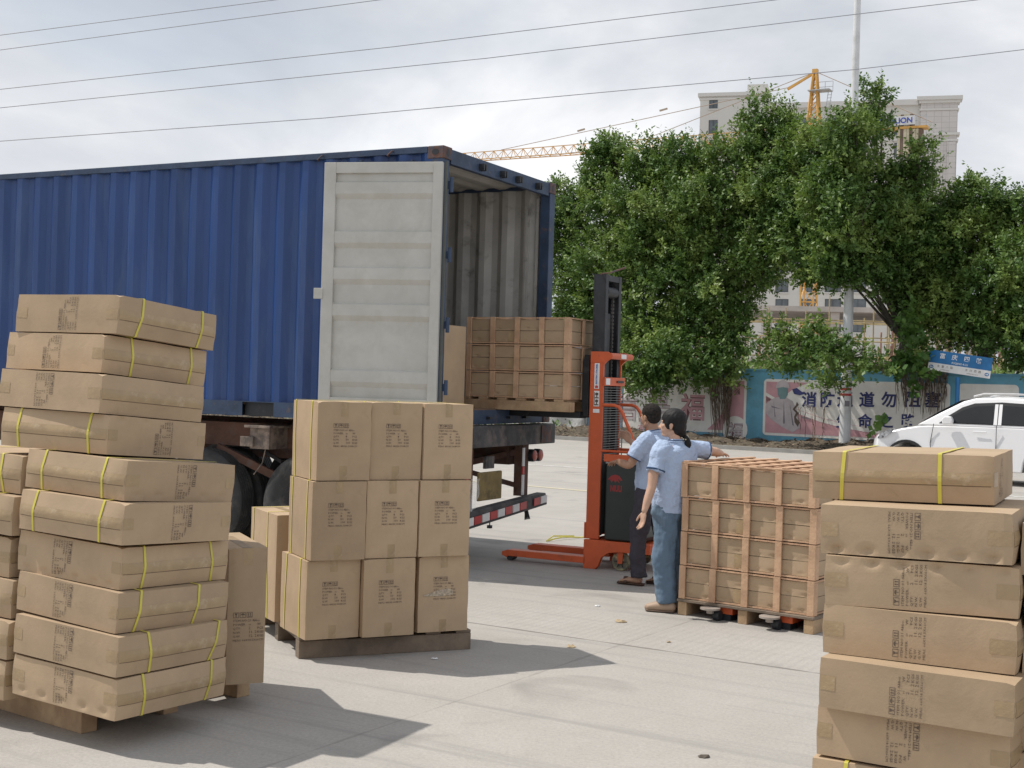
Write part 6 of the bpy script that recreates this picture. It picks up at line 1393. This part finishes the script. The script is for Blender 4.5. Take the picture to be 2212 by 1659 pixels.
b.tube([(0.2, 0, zt + 0.1), (20.5, 0, zj + 1.4)], 0.045, 5); b.tube([(0.2, 0, zt + 0.1), (3.2, 0, zt - 1.4), (41, 0, zj + 1.15)], 0.045, 5); b.tube([(-0.2, 0, zt + 0.1), (-13.2, 0, zj + 1.0)], 0.045, 5)
for fr in (0.45, 0.72): p = Vector((0.2, 0, zt + .1)).lerp(Vector((41, 0, zj + 1.15)), fr); b.bar(p - Vector((.5, 0, -.1)), p + Vector((.5, 0, -.1)), 0.13, 0.2)
b.build('tie_bars', TIE, crn)
b = MB(); b.box(-12.8, -0.9, -0.75, 0.75, zj + 0.35, zj + 0.6); b.build('counter_jib', CRY, crn)
b = MB()
for i in range(12): x = -12.7 + i * 1.04; b.bar((x, 0.75, zj + 0.6), (x, 0.75, zj + 1.7), 0.05)
b.bar((-12.75, 0.75, zj + 1.7), (-1, 0.75, zj + 1.7), 0.05); b.bar((-12.75, 0.75, zj + 1.15), (-1, 0.75, zj + 1.15), 0.05); b.build('handrail', mat('galvanised', None) if False else MATS['galvanised'], crn)
b = MB(); b.box(-11.5, -6.5, 0.79, 0.83, zj + 0.75, zj + 1.75); sg = b.build('name_board', CRW, crn)
v, f = text_geo('ZOOMLION', 1.0, 0.03, 3, 'CENTER'); v = v / (v[:, 0].max() - v[:, 0].min()) * 4.5
pmesh('lettering', [(-9.0 - a, 0.845, zj + 0.98 + bb) for a, bb in v], f, mat('zoom_blue', (0.04, 0.08, 0.42), 0.5), sg)
b = MB(); b.box(-6.2, -1.2, 0.79, 0.83, zj + 0.7, zj + 1.3); b.build('blue_panel', CRB, crn)
for i in range(8):
    b = MB(); x = -12.2 + i * 0.33; b.box(x, x + 0.30, -0.62, 0.62, zj - (2.2 if i < 5 else 2.6), zj + (0.3 if i < 3 else 1.95)); b.build('ballast_slab', mat('ballast_cream', (0.56, 0.50, 0.36), 0.9, 0, 0.15, 1.5) if i % 3 else mat('ballast_brown', (0.17, 0.12, 0.09), 0.9), crn)

# ------------------------------------------------------------------ overhead cables
WIRE = mat('cable_grey', (0.26, 0.27, 0.30), 0.6)
for k, (lab, pts) in enumerate((('topmost short overhead cable at the upper left', [(-400, 128), (0, 76), (600, -1), (1100, -66)]), ('second overhead cable, leaving the top edge above the container', [(-400, 155), (0, 108), (840, -3), (1400, -78)]),
                                ('third overhead cable from the top at the left edge', [(-400, 236), (0, 193), (850, 101), (1690, -2), (2300, -80)]), ('fourth overhead cable from the top at the left edge', [(-400, 275), (0, 233), (1050, 126), (2100, 1), (2700, -74)]), ('lowest overhead cable, passing in front of the crane head', [(-400, 335), (0, 305), (700, 255), (1426, 188), (1850, 150), (2212, 107), (2700, 45)]))):
    b = MB(); b.tube([AT(x, y, 30 + 0.0 * x) for x, y in pts], 0.0095, 5); o = b.build('overhead_cable', WIRE, None); tag(o, lab, 'cable', 'overhead cables')

# ------------------------------------------------------------------ white car on the road
co_ = AT(1866, 900, 26.6); co_.z = 0
CRM = Matrix(((WD.x, -WN.x, 0, co_.x), (WD.y, -WN.y, 0, co_.y), (0, 0, 1, 0), (0, 0, 0, 1)))
car = thing('parked_car', (0, 0, 0), 0, 'white sport utility car parked on the road in front of the wall', 'car', M=CRM)
m_p, t_p, b_p = principled('white_car_paint'); b_p.inputs['Base Color'].default_value = (0.80, 0.80, 0.81, 1); b_p.inputs['Roughness'].default_value = 0.25; b_p.inputs['Coat Weight'].default_value = 0.6; b_p.inputs['Coat Roughness'].default_value = 0.05
PAINT = m_p
def archpts(cx_, r, z0=0.34, n=12): return [(cx_ + r * math.cos(math.pi * (1 - i / n)), max(z0, 0.36 + r * 1.02 * math.sin(math.pi * i / n))) for i in range(n + 1)]
low = [(0.03, 0.62), (0.06, 0.40), (0.12, 0.26), (0.42, 0.26)] + [(x, z) for x, z in archpts(0.89, 0.40)] + [(1.36, 0.26), (3.1, 0.26)] + [(x, z) for x, z in archpts(3.52, 0.40)] + [(3.98, 0.28), (4.42, 0.34), (4.50, 0.6), (4.48, 0.95), (4.40, 1.12), (3.6, 1.15), (2.4, 1.15), (1.3, 1.13), (1.12, 1.115), (0.75, 1.04), (0.35, 0.955), (0.12, 0.86), (0.05, 0.76)]
# loft across the width: sections narrow towards the sides at the nose
def loft(poly, ws, name, m, parent, bev=0.03):
    n = len(poly); V = []; Fc = []
    for (y, fn) in ws:
        for (x, z) in poly: V.append(fn(x, y, z))
    for k in range(len(ws) - 1):
        Fc += [(k * n + i, k * n + (i + 1) % n, (k + 1) * n + (i + 1) % n, (k + 1) * n + i) for i in range(n)]
    Fc += [tuple(range(n))[::-1], tuple((len(ws) - 1) * n + i for i in range(n))]
    b = MB(); b.add(V, Fc); return b.build(name, m, parent, 32, bev)
def nose(x, y, z):
    e = abs(y - 0.9) / 0.9; pull = 0.30 * e ** 3.5 * max(0, 1 - x / 0.7); tailp = -0.2 * e ** 3.5 * max(0, (x - 3.9) / 0.6)
    drop = 0.035 * e ** 3 * (1 if z > 0.9 else 0)
    return (x + pull + tailp, y, z - drop)
def side(x, y, z):
    bulge = 0.03 * math.sin(max(0, min(1, (z - 0.26) / 0.9)) * math.pi); tuck = 0.05 * max(0, (z - 0.85) / 0.3)
    s = 1 if y < 0.9 else -1; nx, ny, nz_ = nose(x, y, z); return (nx, ny - s * bulge + s * tuck, nz_)
loft(low, [(0.03, side), (0.14, nose), (0.45, nose), (0.9, nose), (1.35, nose), (1.66, nose), (1.77, side)], 'body', PAINT, car, 0.025)
cab = [(1.06, 1.10), (1.5, 1.36), (1.93, 1.60), (2.15, 1.665), (2.6, 1.69), (3.3, 1.67), (3.9, 1.58), (4.25, 1.30), (4.36, 1.10)]
def tum(x, y, z): s = 1 if y < 0.9 else -1; k = 0.30 * max(0, z - 1.12); return (x, y + s * (0.07 + k), z)
loft(cab, [(0.0, tum), (0.14, lambda x, y, z: tum(x, y, z)), (0.9, lambda x, y, z: (x - 0.03 * (z > 1.3), y, z + 0.03 * (z > 1.3))), (1.66, tum), (1.8, tum)], 'cabin', PAINT, car, 0.03)
SY = lambda z, o=0.006: 0.07 + 0.30 * max(0, z - 1.12) - o
def sidepoly(name, P, m, parent, o=0.008):
    b = MB(); n = len(P); V = [(x, SY(z, o), z) for x, z in P] + [(x, SY(z, -0.004), z) for x, z in P]
    b.add(V, [tuple(range(n)), tuple(range(n, 2 * n))[::-1]] + [(i, n + i, n + (i + 1) % n, (i + 1) % n) for i in range(n)]); return b.build(name, m, parent)
TRB = mat('car_black_trim', (0.02, 0.02, 0.022), 0.5)
sidepoly('window_surround', [(1.50, 1.155), (1.66, 1.30), (1.92, 1.48), (2.15, 1.565), (2.66, 1.60), (3.3, 1.575), (3.75, 1.45), (3.95, 1.30), (3.9, 1.16)], TRB, car, 0.004)
sidepoly('front_side_window', [(1.66, 1.175), (1.72, 1.29), (1.95, 1.43), (2.17, 1.505), (2.50, 1.53), (2.53, 1.175)], GLASSD, car, 0.010)
sidepoly('rear_side_window', [(2.70, 1.175), (2.70, 1.535), (3.25, 1.515), (3.45, 1.45), (3.5, 1.175)], GLASSD, car, 0.010)
sidepoly('pillar', [(2.545, 1.16), (2.54, 1.56), (2.60, 1.56), (2.61, 1.16)], PAINT, car, 0.013); sidepoly('pillar', [(2.625, 1.16), (2.62, 1.56), (2.68, 1.56), (2.69, 1.16)], PAINT, car, 0.013)
# windscreen
b = MB(); V = []
for x, z, o in ((1.12, 1.148, 0.012), (1.52, 1.39, 0.012), (1.90, 1.605, 0.012)):
    for y in (0.15 + 0.3 * (z - 1.12), 0.5, 0.9, 1.3, 1.65 - 0.3 * (z - 1.12)): V.append((x - 0.012 - 0.03 * (1 - abs(y - 0.9) / 0.9) * (z > 1.3), y, z + 0.012 + 0.03 * (z > 1.3) * (1 - abs(y - 0.9) / 0.9)))
b.add(V, [(r * 5 + c, r * 5 + c + 1, (r + 1) * 5 + c + 1, (r + 1) * 5 + c) for r in range(2) for c in range(4)]); o = b.build('windscreen', GLASSD, car); sdf = o.modifiers.new('s', 'SOLIDIFY'); sdf.thickness = 0.006
CLR = mat('headlight_glass', (0.45, 0.47, 0.5), 0.12, 0.4, 0.2, 12, dirt_glint=(0.1, 0.1, 0.11), ds=9, dth=(0.5, 0.56))
for s, y in ((1, 0.0), (-1, 1.8)):
    P = [(0.13, 0.80), (0.20, 0.90), (0.42, 0.975), (0.62, 1.01), (0.52, 0.92), (0.34, 0.83), (0.24, 0.80)]
    V = []
    for dz in (0, 1):
        for x, z in P:
            e = 0.30 * max(0, 1 - x / 0.7) * 0.9; V.append((x + e * 0.75, (0.0 - 0.022 + dz * 0.05 + 0.02 * (x < 0.25)) if s > 0 else (1.8 + 0.022 - dz * 0.05), z - 0.0))
    b = MB(); n = len(P); b.add(V, [tuple(range(n)), tuple(range(n, 2 * n))[::-1]] + [(i, n + i, n + (i + 1) % n, (i + 1) % n) for i in range(n)]); b.build('headlight', CLR, car, bevel=0.004)
b = MB(); b.box(0.30, 0.5, -0.012, 0.02, 0.50, 0.60); b.build('fog_light_recess', TRB, car, bevel=0.006)
b = MB(); b.prism([(1.62, 1.13), (1.60, 1.24), (1.66, 1.30), (1.78, 1.30), (1.82, 1.22), (1.80, 1.14)], 1, -0.13, 0.0); mr = b.build('wing_mirror', PAINT, car, bevel=0.025)
b = MB(); b.box(2.18, 2.44, -0.006, 0.014, 1.00, 1.03); b.build('door_handle', PAINT, car, bevel=0.008)
b = MB(); b.tube([(2.1, 0.30, 1.70), (2.3, 0.29, 1.755), (2.9, 0.29, 1.765), (3.6, 0.30, 1.73), (3.8, 0.31, 1.66)], 0.02, 8); b.tube([(2.1, 1.5, 1.70), (2.3, 1.51, 1.755), (2.9, 1.51, 1.765), (3.6, 1.5, 1.73)], 0.02, 8); b.build('roof_rail', mat('silver_rail', (0.6, 0.6, 0.6), 0.35, 0.4), car, 40)
b = MB()
for P in ([(1.42, 1.14, 1.36, 0.75), (1.36, 0.75, 1.40, 0.30)], [(2.62, 1.15, 2.62, 0.3)]):
    for x0, z0, x1, z1 in P: b.bar((x0, 0.005 + 0.0, z0), (x1, -0.003, z1), 0.008, 0.02, up=(0, 1, 0))
b.build('door_gap', TRB, car)
arc_ = [(0.89 + 0.43 * math.cos(math.pi * i / 16), 0.36 + 0.44 * math.sin(math.pi * i / 16)) for i in range(17)]; arc2 = [(0.89 + 0.385 * math.cos(math.pi * i / 16), 0.36 + 0.395 * math.sin(math.pi * i / 16)) for i in range(17)]
b = MB(); b.prism(arc_ + arc2[::-1], 1, -0.02, 0.06); b.build('wheel_arch_trim', TRB, car)
for x in (0.89, 3.52):
    for y in (0.12, 1.68):
        b = MB(); b.lathe([(0.22, -0.10), (0.31, -0.11), (0.345, -0.08), (0.345, 0.08), (0.31, 0.11), (0.22, 0.10)], (x, y, 0.345), (0, 1, 0), 36); w = b.build('wheel', RUBBER, car, 40)
        b = MB(); b.lathe([(0.22, -0.09), (0.2, -0.07), (0.05, -0.075), (0.0, -0.08)], (x, y, 0.345), (0, 1, 0) if y < 1 else (0, -1, 0), 24); b.build('hub', mat('alloy', (0.4, 0.4, 0.42), 0.35, 0.6), w, 40)

# ------------------------------------------------------------------ small litter on the concrete
SCR = mat('paper_scrap', (0.62, 0.60, 0.56), 0.8); rg = random.Random(77)
def scrap(px, py, r, m, lab, name='paper_scrap', cat='litter'):
    c = G(px, py); n = 7; a0 = rg.uniform(0, 6); b = MB(); top = [(c.x + r * rg.uniform(.6, 1.2) * math.cos(a0 + t * 6.283 / n), c.y + r * rg.uniform(.5, 1) * math.sin(a0 + t * 6.283 / n)) for t in range(n)]
    V = [(x, y, 0.004) for x, y in top] + [(c.x + (x - c.x) * 0.7, c.y + (y - c.y) * 0.7, 0.006 + r * 0.35 * rg.random()) for x, y in top]
    b.add(V, [(i, (i + 1) % n, n + (i + 1) % n, n + i) for i in range(n)] + [tuple(range(n, 2 * n))]); tag(b.build(name, m), lab, cat)
scrap(939, 1424, 0.022, WHITE, 'small white crumpled scrap in front of the nine box pallet')
scrap(1340, 1334 + 10, 0.05, mat('card_scrap', (0.45, 0.35, 0.22), 0.9), 'torn brown cardboard scrap on the concrete left of the crate pallet')
scrap(1232, 1398, 0.035, MATS['card_scrap'], 'curled dry leaf inside the tip of the nine box shadow', 'dry_leaf', 'leaf')
scrap(1522, 1636, 0.03, mat('dark_scrap', (0.14, 0.12, 0.10), 0.9), 'dark twig scrap near the bottom edge of the photo', 'twig', 'litter')
scrap(1444, 1388, 0.02, MATS['card_scrap'], 'tiny brown leaf on the concrete below the grooved strip', 'dry_leaf', 'leaf')
scrap(690 + 600, 1310, 0.025, WHITE, 'small white paper scrap on the concrete near the stacker shadow')
